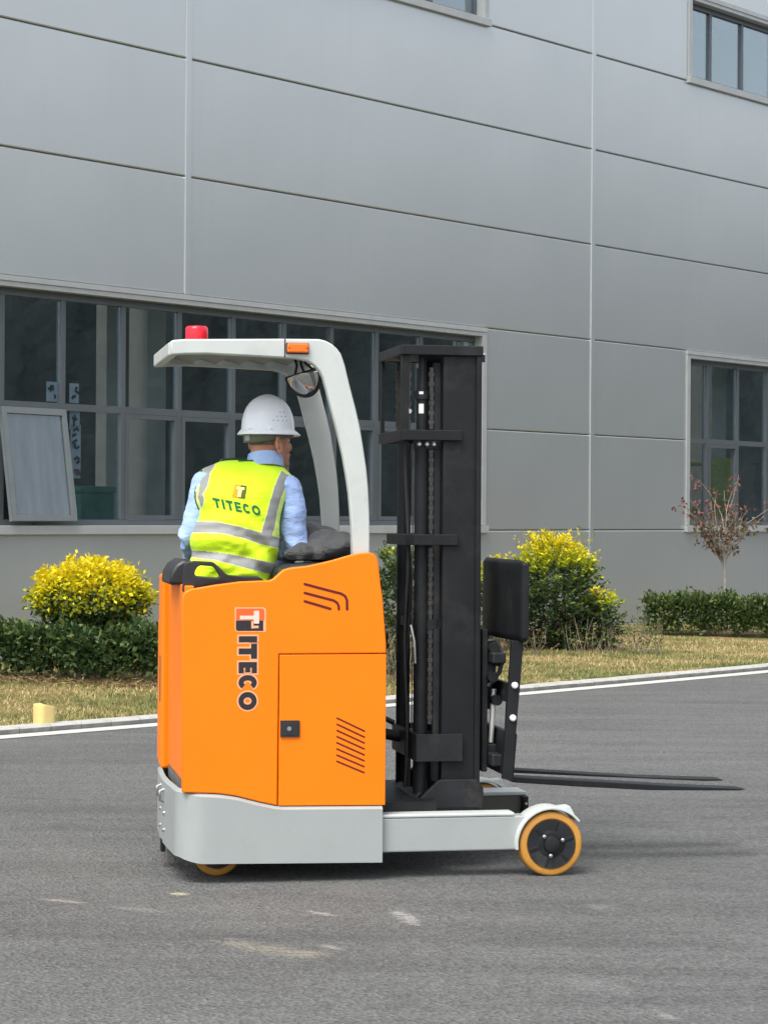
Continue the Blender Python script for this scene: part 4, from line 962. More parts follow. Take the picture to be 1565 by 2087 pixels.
# print on the back of the vest
O_ = [(-0.6706, 1.5451), (-0.4791, 1.5112), (-0.6619, 1.505)]
o0, o1, o2 = (Vector(p) for p in O_); ex_ = (o1-o0); ey_ = o0-o2     # along the word, cap height
wid = {'T': .8, 'I': .28, 'E': .72, 'C': .86, 'O': 1.0}; word = 'TITECO'; tot = sum(wid[c] for c in word)+.20*5; xcur = 0
for ch in word:
    w = wid[ch]
    polys = glyph(ch, w, 1.0, .25)
    def put(gx, gy, s_=xcur):
        p = o2+ex_*((s_+gx)/tot)+ey_*gy*1.0; return L(p.x, back_y(p.x, p.y, .0026), p.y)
    flat_polys(polys, put, 'printed_letter', GREENINK, per)
    xcur += w+.20
sq = [Vector(p) for p in [(-0.576, 1.6012), (-0.5273, 1.5945), (-0.5382, 1.541), (-0.5918, 1.5487)]]
def bil(u, v): p = (sq[0]*(1-u)+sq[1]*u)*(1-v)+(sq[3]*(1-u)+sq[2]*u)*v; return p
def sqp(off): return lambda u, v: (lambda p: L(p.x, back_y(p.x, p.y, off), p.y))(bil(u, v))
def quad(u0, u1, v0, v1, n=4):
    q = 6; return [[(u0+(u1-u0)*i/n, v0+(v1-v0)*j/q), (u0+(u1-u0)*(i+1)/n, v0+(v1-v0)*j/q), (u0+(u1-u0)*(i+1)/n, v0+(v1-v0)*(j+1)/q), (u0+(u1-u0)*i/n, v0+(v1-v0)*(j+1)/q)] for i in range(n) for j in range(q)]
flat_polys(quad(0, .5, 0, 1), sqp(.0024), 'printed_emblem', GOLDINK, per); flat_polys(quad(.5, 1, 0, 1), sqp(.0024), 'printed_emblem', OLIVEINK, per)
flat_polys(quad(.18, .84, .16, .34)+quad(.38, .66, .34, .92), sqp(.0030), 'printed_emblem', CREAMINK, per)
# --- arms, shirt, body
def P_(px_py, ly): x, z = px_py; return L(x, ly, z)
shL, elL, wrL = L(*(lambda q: (q[0], .37, q[1]))([(-0.6886, 1.5987)][0])), L(*(lambda q: (q[0], .35, q[1]))([(-0.7524, 1.3869)][0])), L(-.70, .60, 1.235)
shR, elR, wrR = L(*(lambda q: (q[0], .36, q[1]))([(-0.3429, 1.585)][0])), L(*(lambda q: (q[0], .35, q[1]))([(-0.3057, 1.3479)][0])), L(-.33, .62, 1.275)
def capsule(mb, a, b, ra, rb, n=14, steps=6):
    pts_ = [a.lerp(b, k/steps) for k in range(steps+1)]; rr = [ra+(rb-ra)*k/steps for k in range(steps+1)]
    mb.tube(pts_, rr, n); mb.ell(a, (ra,)*3, nu=n, nv=8); mb.ell(b, (rb,)*3, nu=n, nv=8)
def remesh(mb, name, mat, voxel, smooth_it=3, disp=None, parent=per):
    me = mb.mesh(name, fix=False); o = bpy.data.objects.new(name, me); COL.objects.link(o)
    m1 = o.modifiers.new('r', 'REMESH'); m1.mode = 'VOXEL'; m1.voxel_size = voxel; m1.use_smooth_shade = True
    if smooth_it: m2 = o.modifiers.new('s', 'SMOOTH'); m2.iterations = smooth_it; m2.factor = .5
    dg = bpy.context.evaluated_depsgraph_get(); dg.update()
    me2 = bpy.data.meshes.new_from_object(o.evaluated_get(dg)); bpy.data.objects.remove(o)
    if disp:
        nv = len(me2.vertices); co = np.empty(nv*3); me2.vertices.foreach_get('co', co); co = co.reshape(-1, 3)
        no = np.empty(nv*3); me2.vertices.foreach_get('normal', no); no = no.reshape(-1, 3)
        for i in range(nv): co[i] += no[i]*disp(Vector(co[i]))
        me2.vertices.foreach_set('co', co.ravel()); me2.update()
    me2.name = name; return link(name, me2, mat, parent, smooth=180)
sh = MB()
tor = []
for j in range(0, 15):
    z = ztop-.012-(ztop-zbot-.02)*j/14; xl, xr_, yc, b = prof(z); tor.append((L((xl+xr_)/2, yc+.008, z), (xr_-xl)/2*.90, b*.86))
V = []; n = 28
for c, a, b in tor:
    V += [c+Vector((a*math.cos(2*math.pi*k/n), b*math.sin(2*math.pi*k/n), 0)) for k in range(n)]
F = [(j*n+k, j*n+(k+1) % n, (j+1)*n+(k+1) % n, (j+1)*n+k) for j in range(14) for k in range(n)]+[tuple(range(n))[::-1], tuple(range(14*n, 15*n))]
sh.add(V, F)
capsule(sh, shL, shL.lerp(elL, .5), .056, .050); capsule(sh, shL.lerp(elL, .5), elL, .050, .046); capsule(sh, elL, wrL, .045, .032)
capsule(sh, shR, shR.lerp(elR, .45), .060, .062); capsule(sh, shR.lerp(elR, .45), elR, .062, .054); capsule(sh, elR, wrR, .053, .034)
sh.ell(shL+Vector((.03, .0, .012)), (.07, .065, .05)); sh.ell(shR+Vector((-.03, .0, .012)), (.075, .065, .05))
neck_c = [(-0.4312, 1.7119)][0]; NC = L(neck_c[0], .410, neck_c[1]-.002)
def crease(p):
    # folds run round the sleeve, tighter near the elbow
    q = p+HIP; f = 0.0
    for (a, b) in ((shL, elL), (shR, elR)):
        ab = b-a; t = (p-a).dot(ab)/ab.length_squared; d = (p-(a+ab*max(0, min(1, t)))).length
        if d < .12 and t > -.2:
            w = max(0, min(1, 1-(d-.07)/.05)); s_ = t*ab.length
            side_ = (p-a).cross(ab.normalized()); ph = math.atan2(side_.x, side_.y)
            n_ = noise.noise(p*6+Vector((3, 1, 7)))
            f += w*(.0065*(1-2*abs(math.sin(s_*26+ph*.9+3.2*n_)))*(.25+.75*max(0, min(1.2, t))**2)+.009*noise.noise(p*11+Vector((0, 5, 0))))
    return f+.0035*noise.noise(p*26)
shirt = remesh(sh, 'shirt', SHIRT, .0065, 4, crease)
# shirt collar
q = MB(); V = []; F = []; n = 36
for j, (dz, k_, tl) in enumerate(((-.04, 1.10, .0), (-.025, 1.10, .0), (-.004, 1.06, .004), (.017, 1.0, .008), (.017, .95, .008), (-.01, .96, .0))):
    for i in range(n):
        a = 2*math.pi*i/n; V.append(NC+Vector((.072*k_*math.cos(a), .067*k_*math.sin(a), dz-.018*math.sin(a)+.0)))
F = [(j*n+i, j*n+(i+1) % n, (j+1)*n+(i+1) % n, (j+1)*n+i) for j in range(5) for i in range(n)]
q.add(V, F).build('shirt_collar', SHIRT, per, smooth=60)
# body : head, neck, trunk core, forearms, hands with fingers, one continuous skin
HY = R(57); fdir = Vector((math.sin(HY), math.cos(HY), 0)); sdir = Vector((fdir.y, -fdir.x, 0)); up = Vector((0, 0, 1))   # face direction, right-hand side
hc = [(-0.4123, 1.7723)][0]; chin_z = [(-0.3889, 1.6779)][0][1]
HC = L(hc[0], .42, chin_z)
def H(f, s, h): return HC+fdir*f+sdir*s+up*h
bd = MB(); slices = [(-.002, .078, .050, .026), (.008, .092, .005, .038), (.025, .098, -.035, .050), (.045, .098, -.060, .058), (.07, .097, -.078, .064), (.09, .096, -.088, .068), (.115, .090, -.096, .072), (.14, .094, -.100, .075), (.17, .088, -.098, .074), (.20, .068, -.084, .064), (.222, .03, -.05, .04), (.23, .0, -.02, .014)]
V = []; n = 32
for (h, f1_, f0_, w) in slices:
    for k in range(n):
        a = 2*math.pi*k/n; ca, sa = math.cos(a), math.sin(a)
        ee = 2.2; cc = math.copysign(abs(ca)**(2/ee), ca); ss = math.copysign(abs(sa)**(2/ee), sa)
        fm, fr_ = (f1_+f0_)/2 if h > .03 else (f1_+f0_)/2, (f1_-f0_)/2
        V.append(H(fm+fr_*cc, w*ss*(1-.18*max(0, cc)), h))
m_ = len(slices); F = [(j*n+k, j*n+(k+1) % n, (j+1)*n+(k+1) % n, (j+1)*n+k) for j in range(m_-1) for k in range(n)]+[tuple(range(n))[::-1], tuple(range((m_-1)*n, m_*n))]
bd.add(V, F)
Mh = Matrix((fdir, sdir, up)).transposed()
bd.ell(H(.094, 0, .083), (.015, .012, .011), Mh); bd.tube([H(.086, 0, .118), H(.097, 0, .095), H(.104, 0, .083)], [.006, .008, .009], 10)
for s_ in (-1, 1): bd.ell(H(.097, s_*.013, .080), (.010, .009, .008), Mh)
bd.ell(H(.096, 0, .052), (.009, .024, .005), Mh); bd.ell(H(.095, 0, .042), (.010, .020, .006), Mh); bd.ell(H(.090, 0, .012), (.014, .022, .014), Mh)
for s_ in (-1, 1):
    bd.ell(H(.086, s_*.034, .128), (.012, .024, .007), Mh)            # brow
    bd.ell(H(.064, s_*.042, .082), (.022, .016, .022), Mh)               # cheek
    tilt = Mh @ Matrix.Rotation(R(-14), 3, 'Y') @ Matrix.Rotation(s_*R(-22), 3, 'Z')
    rim_ = [H(-.026, .079 if s_ > 0 else -.068, .088)+tilt @ Vector((.019*math.cos(a)*(1-.18*math.sin(a-.3)), s_*.010, .034*math.sin(a))) for a in [R(-95+300*k/16) for k in range(17)]]
    bd.tube(rim_, [.0052]*17, 8); bd.ell(H(-.024, .078 if s_ > 0 else -.067, .086), (.015, .006, .028), tilt); bd.ell(H(-.016, .083 if s_ > 0 else -.068, .060), (.009, .006, .010), tilt); bd.ell(H(-.010, s_*.078, .083), (.005, .007, .009), tilt)
capsule(bd, H(-.035, 0, .07), NC+Vector((0, .0, -.03)), .052, .052, 18); capsule(bd, NC+Vector((0, 0, -.03)), L(-.57, .36, 1.12), .052, .085, 16)
capsule(bd, NC+Vector((0, .0, -.11)), shL+Vector((0, 0, -.02)), .045, .036); capsule(bd, NC+Vector((0, .0, -.11)), shR+Vector((0, 0, -.02)), .045, .036)
capsule(bd, shL, elL, .036, .032); capsule(bd, elL, wrL, .034, .026); capsule(bd, shR, elR, .038, .034); capsule(bd, elR, wrR, .036, .027)
def hand(mb, w, d, side):
    d = d.normalized(); s_ = d.cross(up).normalized()*side; u_ = s_.cross(d)*side
    Mx = Matrix((d, s_, d.cross(s_))).transposed()
    pc = w+d*.048; mb.ell(pc, (.05, .041, .016), Mx); capsule(mb, w, w+d*.03, .026, .024, 12)
    for k, (o_, ln) in enumerate(((-.030, .072), (-.010, .082), (.010, .076), (.029, .060))):
        a = pc+d*.030+s_*o_; b_ = a+d*ln*.45+up*(-.006); c_ = b_+d*ln*.28-up*.022; e_ = c_+d*ln*.10-up*.024
        mb.tube([a, b_, c_, e_], [.0098, .009, .0082, .0068], 8); mb.ell(e_, (.0068,)*3, nu=8, nv=6)
    a = w+d*.02-s_*.030; b_ = a+d*.028-s_*.022-up*.006; c_ = b_+d*.030-s_*.004-up*.016
    mb.tube([a, b_, c_], [.013, .0105, .0085], 8); mb.ell(c_, (.0085,)*3, nu=8, nv=6)
hand(bd, wrL, wrL-elL, 1); hand(bd, wrR, wrR-elR, -1)
remesh(bd, 'body', SKIN, .0042, 2)
for s_ in (-1, 1):
    MB().ell(H(.0775, s_*.028, .112), (.009, .010, .008), Mh).build('eye', simple('eye_white', (.7, .68, .65), .2, var=.02), per, smooth=180)
    MB().ell(H(.0862, s_*.028, .112), (.002, .0055, .0055), Mh).build('iris', LOGO_BLACK, per, smooth=180)
    q = MB(); q.tube([H(.098, s_*.014, .131), H(.097, s_*.032, .136), H(.088, s_*.05, .130)], [.0035, .0045, .003], 6).build('eyebrow', HAIRM, per, smooth=180)
# short hair below the hat, at the back and temples
V = []; F = []; n = 30
hs = [(.088, .0), (.10, .0018), (.12, .002), (.15, .002)]
for (h, off) in hs:
    sl = [np.interp(h, [s[0] for s in slices], [s[k] for s in slices]) for k in (1, 2, 3)]
    for k in range(n+1):
        a = R(105+150*k/n); ca, sa = math.cos(a), math.sin(a); ee = 2.2
        cc = math.copysign(abs(ca)**(2/ee), ca); ss = math.copysign(abs(sa)**(2/ee), sa); fm, fr_ = (sl[0]+sl[1])/2, (sl[0]-sl[1])/2
        hh_ = h+(.035*max(0, math.cos(a)+.35) if h < .1 else 0)
        V.append(H(fm+(fr_+off)*cc, (sl[2]+off)*ss*(1-.18*max(0, cc)), hh_))
F = [(j*(n+1)+k, j*(n+1)+k+1, (j+1)*(n+1)+k+1, (j+1)*(n+1)+k) for j in range(3) for k in range(n)]
me = bpy.data.meshes.new('hair'); me.from_pydata(V, [], F); link('hair', me, HAIRM, per, smooth=180)
# hard hat
hat_c = [(-0.4188, 1.8185)][0]; hz = hat_c[1]
HX = L(hat_c[0], .42, hz)
hat = empty('hard_hat', HX); hat.parent = per; hat.rotation_euler = (0, 0, -HY)     # local +y looks the way the face looks
V = []; F = []; n = 64; A, B_, HT = .098, .121, .160
rings = [(-.002, 1.0), (.02, .998), (.05, .975), (.08, .915), (.105, .825), (.125, .70), (.142, .53), (.153, .34), (.159, .16)]
for (h, k_) in rings:
    for i in range(n):
        a = 2*math.pi*i/n; s_ = 1.0
        rid = .0028*math.exp(-((math.cos(a))*A*k_/.014)**2)*(.3+min(1, h/.07))
        V.append((A*k_*math.cos(a)*(1+rid/A), B_*k_*math.sin(a)*(1+rid/B_), h+rid*.6))
V.append((0, 0, HT+.003)); top_i = len(V)-1; m_ = len(rings)
F = [(j*n+i, j*n+(i+1) % n, (j+1)*n+(i+1) % n, (j+1)*n+i) for j in range(m_-1) for i in range(n)]+[((m_-1)*n+i, (m_-1)*n+(i+1) % n, top_i) for i in range(n)]
me = bpy.data.meshes.new('hat_shell'); me.from_pydata(V, [], F); link('hat_shell', me, HELMET, hat, smooth=180)
V = []
for i in range(n):
    a = 2*math.pi*i/n; pk = max(0, math.sin(a))**2*.012
    for (e, z) in ((-.003, .016), (.003, .012), (.010+pk*.5, .003), (.016+pk, -.003-pk*.25), (.017+pk, -.008-pk*.25), (.013+pk, -.009-pk*.25), (-.006, -.003)):
        V.append(((A+e)*math.cos(a), (B_+e)*math.sin(a), z))
F = [(i*7+k, ((i+1) % n)*7+k, ((i+1) % n)*7+k+1, i*7+k+1) for i in range(n) for k in range(6)]
me = bpy.data.meshes.new('hat_brim'); me.from_pydata(V, [], F); link('hat_brim', me, HELMET, hat, smooth=180)
def on_hat(a, h): 
    k_ = float(np.interp(h, [r[0] for r in rings], [r[1] for r in rings])); return Vector((A*k_*math.cos(a), B_*k_*math.sin(a), h))
for row, (h, m_n) in enumerate(((.050, 4), (.067, 3), (.085, 2))):
    for k in range(m_n):
        a = R(-2-row*2-k*11+12); p = on_hat(a, h); MB().ell(p, (.0032, .0032, .0022), nu=8, nv=6).build('vent_hole', simple('vent_grey', (.33, .34, .36), .6), hat, smooth=180)
for a in (R(-75), R(-30)):
    MB().ell(on_hat(a, .014), (.012, .012, .006), nu=12, nv=8).build('hat_slot', HELMET, hat, smooth=180)
V = []; n2 = 40
for k in range(n2+1):
    a = R(-205+230*k/n2); w = .5+.5*math.cos((a+R(90))); dz = -.014-.030*max(0, w)**1.5
    V += [(A*.90*math.cos(a), B_*.90*math.sin(a), .004), (A*.89*math.cos(a), B_*.89*math.sin(a), dz)]
F = [(2*k, 2*k+2, 2*k+3, 2*k+1) for k in range(n2)]
me = bpy.data.meshes.new('hat_headband'); me.from_pydata(V, [], F); o = link('hat_headband', me, STRAP, hat, smooth=180); md = o.modifiers.new('t', 'SOLIDIFY'); md.thickness = .003
MB().box(-.014, .014, -B_*.90-.006, -B_*.90, -.036, -.010).build('hat_buckle', simple('grey_buckle', (.3, .3, .28), .5), hat, bevel=.003)
# trousers and shoes
tr = MB()
for s_ in (-1, 1):
    hp, kn, an = L(-.57+s_*.09, .36, 1.05), L(-.57+s_*.12, .77, 1.08), L(-.57+s_*.12, .80, .68)
    capsule(tr, hp, kn, .085, .065, 16); capsule(tr, kn, an, .062, .045, 16)
tr.ell(L(-.57, .34, 1.07), (.165, .13, .10))
remesh(tr, 'trousers', TROUSER, .012, 3, lambda p: .006*noise.noise(p*14))
for s_ in (-1, 1):
    MB().ell(L(-.57+s_*.12, .83, .645), (.048, .11, .042)).build('shoe', PLASTIC, per, smooth=180)
MB().tube([(-.60+.17*math.cos(a), .80+.12*math.sin(a), 1.20) for a in [2*math.pi*k/32 for k in range(33)]], .013, 8).build('steering_wheel', PLASTIC, trk, smooth=60)
MB().tube([(-.60, .80, .98), (-.60, .80, 1.20)], .03, 12).box(-.77, -.43, .785, .815, 1.19, 1.205).build('steering_column', PLASTIC, trk)
MB().tube([(-.27, .69, 1.18), (-.28, .69, 1.25)], .012, 8).ell((-.28, .69, 1.262), (.02, .02, .02)).build('control_lever', PLASTIC, trk, smooth=60)

# ------------------------------------------------------------------ planting between the kerb and the wall
def leafmat(name, col, var=.3, trans=.25):
    m, n, b = new_mat(name)
    oi = n.nodes.new('ShaderNodeNewGeometry')
    c = ramp(n, oi.outputs['Random Per Island'], [(.0, tuple(x*(1-var) for x in col)), (.55, col), (1.0, tuple(min(1, x*(1+var)) for x in col))])
    n.links.new(c, b.inputs['Base Color']); b.inputs['Roughness'].default_value = .48; b.inputs['Specular IOR Level'].default_value = .35
    tl = n.nodes.new('ShaderNodeBsdfTranslucent'); n.links.new(c, tl.inputs[0])
    mx = n.nodes.new('ShaderNodeMixShader'); mx.inputs[0].default_value = trans
    n.links.new(b.outputs[0], mx.inputs[1]); n.links.new(tl.outputs[0], mx.inputs[2]); n.links.new(mx.outputs[0], n.nodes['Material Output'].inputs[0]); return m
LG = [leafmat('deep_green_leaf', (.042, .080, .030)), leafmat('mid_green_leaf', (.078, .130, .040)), leafmat('olive_leaf', (.13, .16, .038)),
      leafmat('golden_leaf', (.80, .66, .012), .2, .35), leafmat('lime_leaf', (.46, .50, .02), .3, .35), leafmat('wine_red_leaf', (.22, .075, .075), .35), leafmat('brown_leaf', (.17, .10, .065), .35)]
STEM = simple('grey_brown_stem', (.20, .165, .125), .85, var=.25, scale=20, bs=.4, bscale=60)
def unit(v): return v/np.maximum(1e-9, np.linalg.norm(v, axis=1, keepdims=True))
def leaves(name, pos, out, size, mi, mats, parent, aspect=.5, droop=.25, spread=.8):
    """folded leaf : two quads sharing the midrib; pos base points, out outward directions"""
    n = len(pos); d = unit(out+rng.normal(0, spread, (n, 3))); d[:, 2] -= droop*rng.random(n); d = unit(d)
    s = unit(np.cross(d, rng.normal(0, 1, (n, 3))+np.array([0, 0, 1.2]))); u = np.cross(s, d)
    l = size[:, None]*rng.uniform(.7, 1.25, (n, 1)); w = l*aspect*.5
    a = pos; t = pos+d*l; m1 = pos+d*l*.48+s*w+u*w*.35; m2 = pos+d*l*.48-s*w+u*w*.35
    V = np.stack([a, m1, t, m2], 1).reshape(-1, 3); b = np.arange(n)[:, None]*4
    F = np.concatenate([b+np.array([[0, 1, 2]]), b+np.array([[0, 2, 3]])], 1).reshape(-1, 3)
    me = arr_mesh(name, V, F, np.repeat(mi, 2)); return link(name, me, mats, parent)
def crown_points(n_cl, per_cl, c, r, rough=.25, cl_r=.09, inner=.35, seed=0, lower=-1.0):
    rg = np.random.default_rng(seed); d = unit(rg.normal(0, 1, (n_cl*3, 3))); d = d[d[:, 2] > lower][:n_cl]
    k = 1+rough*np.array([noise.noise(Vector(q)*2.3+Vector((seed, 0, 0))) for q in d])
    rad = k*(1-inner*rg.random(len(d))**2.2)
    cl = d*rad[:, None]*np.array(r)+np.array(c)
    p = np.repeat(cl, per_cl, 0)+rg.normal(0, cl_r, (len(d)*per_cl, 3)); o = np.repeat(d, per_cl, 0)
    depth = np.repeat(rad/k, per_cl); return p, o, depth, np.repeat(rg.random(len(d)), per_cl)
def stems(name, base, n, h, spread, parent, r=.008, seed=0):
    rg = np.random.default_rng(seed); mb = MB()
    for _ in range(n):
        a = Vector((rg.uniform(-1, 1)*spread[0], rg.uniform(-1, 1)*spread[1], -.03))*1.0; l = Vector((rg.normal(0, .18), rg.normal(0, .18), 1))
        hh = h*rg.uniform(.6, 1.0); P = [a+l*hh*t+Vector((rg.normal(0, .008), rg.normal(0, .008), 0)) for t in (0, .35, .7, 1)]
        mb.tube([Vector(base)+p for p in P], [r, r*.8, r*.6, r*.35], 5)
    return mb.build(name, STEM, parent)
# golden ball shrub on the left
def gz(x, y):
    i = min(range(len(KP)), key=lambda k: (KP[k].x-x)**2+(KP[k].y-y)**2); d = (Vector((x, y))-KP[i]).dot(KN[i]); return lawn_z(x, y, max(0, d-.37))
bx_, by_ = -2.52, 19.45; bz_ = gz(bx_, by_)
gb = empty('golden_shrub', (bx_, by_, bz_), 0, 'round clipped golden yellow shrub rising behind the dark hedge at the left', 'shrub')
p, o, dp_, cr = crown_points(1200, 9, (0, 0, .70), (.475, .46, .285), .26, .030, .34, 3)
sz = np.full(len(p), .049)
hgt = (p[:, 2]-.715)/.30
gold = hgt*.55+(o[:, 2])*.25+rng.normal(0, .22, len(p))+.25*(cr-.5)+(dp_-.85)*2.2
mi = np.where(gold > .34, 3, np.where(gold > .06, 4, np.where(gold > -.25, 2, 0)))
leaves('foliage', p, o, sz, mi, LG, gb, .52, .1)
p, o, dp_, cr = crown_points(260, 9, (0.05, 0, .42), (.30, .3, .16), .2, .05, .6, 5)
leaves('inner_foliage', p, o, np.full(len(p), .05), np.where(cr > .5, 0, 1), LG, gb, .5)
stems('stem', (0, 0, 0), 9, .62, (.12, .1), gb, .012, 2)
# hedges : a box of leaf clusters with an uneven top
def hedge(name, A, B, half, h, label, seed, n_cl, mixp, size=.05, cat='hedge', per_cl=10, stem_n=40, cut=0.0):
    A, B = Vector(A), Vector(B); c = (A+B)/2; t = (B-A); ln = t.length; t = t.normalized(); nn = Vector((-t.y, t.x))
    root = empty(name, (c.x, c.y, gz(c.x, c.y)), math.atan2(t.y, t.x), label, cat); rg = np.random.default_rng(seed)
    u = rg.uniform(-ln/2, ln/2, n_cl); f = rg.random(n_cl); v = np.where(f < .5, -half*(1-.35*rg.random(n_cl)**2), rg.uniform(-half, half, n_cl))
    topv = np.array([h*(.86+.30*noise.noise((q*2.2, seed, 0))+.24*noise.noise((q*6, seed, 3))) for q in u])
    z = np.where(f > .62, topv*(1-.12*rg.random(n_cl)), topv*rg.uniform(.12+cut, 1, n_cl)**.8)
    cl = np.stack([u, v, z], 1); o = unit(np.stack([rg.normal(0, .25, n_cl), v/half*1.0-.15, .35+z/h*.9], 1))
    p = np.repeat(cl, per_cl, 0)+rg.normal(0, .035, (n_cl*per_cl, 3)); o = np.repeat(o, per_cl, 0)
    k = np.repeat(rg.random(n_cl), per_cl)*.6+rg.random(n_cl*per_cl)*.4+.22*(p[:, 2]/h-.6)
    mi = np.where(k < mixp[0], 0, np.where(k < mixp[1], 1, 2))
    leaves('foliage', p, o, np.full(len(p), size), mi, LG, root, .52, .2, .7)
    q = MB()
    for _ in range(stem_n):
        x = rg.uniform(-ln/2, ln/2); y = rg.uniform(-half*.95, half*.4); a = Vector((x, y, -.04)); b = a+Vector((rg.normal(0, .07), rg.normal(0, .05), h*rg.uniform(.5, .8)))
        q.tube([a, a.lerp(b, .5)+Vector((rg.normal(0, .015), 0, 0)), b], [.007, .006, .003], 5)
    q.build('stems', STEM, root)['kind'] = 'stuff'
    return root
hedge('hedge', (-4.6, 19.62), (-1.35, 18.72), .34, .47, 'low dark green leafy hedge in front of the golden ball shrub', 4, 1900, (.40, .80), .066, stem_n=46, cut=.10)
hedge('hedge', (3.20, 27.25), (5.9, 26.55), .36, .50, 'clipped green hedge along the wall behind the slender red leaved tree', 9, 1500, (.22, .62), .06, stem_n=24)
# feathery yellow-green shrub right of the mast
def spray_shrub(x, y, r, h, label, seed, n_sp, gold_h, name='feathery_shrub', cat='shrub', leaf=.045, base=.05, sprigs=0):
    z0 = gz(x, y); root = empty(name, (x, y, z0), 0, label, cat); rg = np.random.default_rng(seed); Pp = []; Oo = []; Ff = []; wood = MB()
    d = unit(rg.normal(0, 1, (n_sp, 3))+np.array([0, 0, .05]))
    for q in d:
        k = 1+.22*noise.noise(Vector(q)*2.4+Vector((seed, 1, 0)))
        rad = np.array([r*k, r*k, h*.52*k]); e = np.array([0, 0, h*.50])+q*rad*(1-.5*rg.random()**2.5); e[2] = max(base, e[2])
        dr = unit((q*np.array([1, 1, .8])+np.array([0, 0, .55])+rg.normal(0, .2, 3))[None])[0]; ln = rg.uniform(.12, .24)
        for t in np.linspace(0, 1, 9):
            side = np.cross(dr, np.array([0, 0, 1.0])+rg.normal(0, .3, 3)); side = side/np.linalg.norm(side); pt = e+dr*ln*(t-.5)+np.array([0, 0, -.03*t*t])
            for s_ in (-1, 1): Pp.append(pt); Oo.append(side*s_+dr*.9); Ff.append((e[2]/h, t, rg.random(), np.linalg.norm((e-np.array([0, 0, h*.5]))/rad)))
    Pp, Oo, Ff = map(np.array, (Pp, Oo, Ff))
    g_ = Ff[:, 0]+.16*(Ff[:, 1]-.5)+.18*(Ff[:, 2]-.5)+.12*(Ff[:, 3]-.9)
    mi = np.where(g_ > gold_h+.17, 3, np.where(g_ > gold_h, 4, np.where(g_ > gold_h-.22, 1, 0)))
    mi = np.where((mi < 2) & (Ff[:, 2] > .80), 2, mi)
    leaves('foliage', Pp, Oo, np.full(len(Pp), leaf), mi, LG, root, .5, .1, .28)
    stems('stem', (0, 0, 0), 12, h*.7, (.12, .12), root, .011, seed)
    if sprigs:
        Pp = []; Oo = []; q = MB()
        for _ in range(sprigs):
            az = rg.uniform(0, 6.28); a = Vector((math.cos(az)*r*rg.uniform(.1, .85), math.sin(az)*r*rg.uniform(.1, .85), h*rg.uniform(.78, .92)))
            dv = Vector((math.cos(az)*rg.uniform(.1, .9), math.sin(az)*rg.uniform(.1, .9), 1)).normalized(); ln = rg.uniform(.12, .28)
            q.tube([a, a+dv*ln*.5+Vector((rg.normal(0, .012), 0, 0)), a+dv*ln], [.004, .003, .0015], 4)
            for t in np.linspace(.25, 1, 8):
                for s_ in (-1, 1): Pp.append(a+dv*ln*t); Oo.append(np.array(dv)*.7+s_*np.cross(np.array(dv), rg.normal(0, 1, 3)))
        q.build('sprig_stems', STEM, root)['kind'] = 'stuff'
        Pp, Oo = np.array(Pp), np.array(Oo); leaves('sprig_leaves', Pp, Oo, np.full(len(Pp), .036), rg.choice((3, 4, 4, 2), len(Pp)), LG, root, .42, .1, .3)
    return root
spray_shrub(1.80, 23.95, .48, 1.16, 'feathery shrub with bright yellow tips and green skirt right of the load backrest', 12, 1000, .74, sprigs=34)
spray_shrub(2.28, 23.75, .20, .62, 'small yellow tipped shrub at the right foot of the bigger yellow shrub', 15, 150, .78, base=.1)
spray_shrub(1.18, 23.6, .27, .95, 'olive green shrub seen between the mast and the load backrest', 19, 190, .80, base=.1)
spray_shrub(.16, 20.2, .34, 1.12, 'dark green bushy shrub seen between the orange body and the mast', 22, 330, 1.05, leaf=.05, base=.08)
# dry twiggy growth at the foot of the right shrub
def twigs(x, y, rx, ry, h, label, seed, n_, name='dry_plant', mats_=(1, 2, 6)):
    root = empty(name, (x, y, gz(x, y)), 0, label, 'plant'); rg = np.random.default_rng(seed); mb = MB(); Pp = []; Oo = []
    for _ in range(n_):
        a = Vector((rg.uniform(-rx, rx), rg.uniform(-ry, ry), -.02)); tip = a+Vector((rg.normal(0, .10), rg.normal(0, .08), h*rg.uniform(.45, 1.05)))
        m_ = a.lerp(tip, .5)+Vector((rg.normal(0, .02), rg.normal(0, .02), 0)); mb.tube([a, m_, tip], [.004, .003, .0018], 4)
        for t in np.linspace(.3, 1, 7):
            q = a.lerp(tip, t); Pp.append(q); Oo.append(rg.normal(0, 1, 3)+np.array([0, 0, .4]))
    mb.build('stems', STEM, root)['kind'] = 'stuff'
    Pp, Oo = np.array(Pp), np.array(Oo); leaves('foliage', Pp, Oo, np.full(len(Pp), .045), rg.choice(mats_, len(Pp)), LG, root, .45, .2, .4); return root
twigs(2.40, 23.40, .50, .25, .40, 'straggly half dry undergrowth at the foot of the yellow tipped shrubs', 31, 46, mats_=(1, 2, 2, 6))
twigs(1.35, 22.9, .30, .2, .30, 'short dry stalks under the feathery shrub beside the fork carriage', 33, 34, mats_=(2, 6, 6))
twigs(2.95, 26.2, .25, .2, .34, 'sparse leafy sprigs by the foot of the wall', 35, 16, mats_=(1, 1, 2))
twigs(.12, 19.2, .30, .3, .55, 'tall dry grassy weeds behind the truck body', 37, 60, mats_=(2, 2, 6))
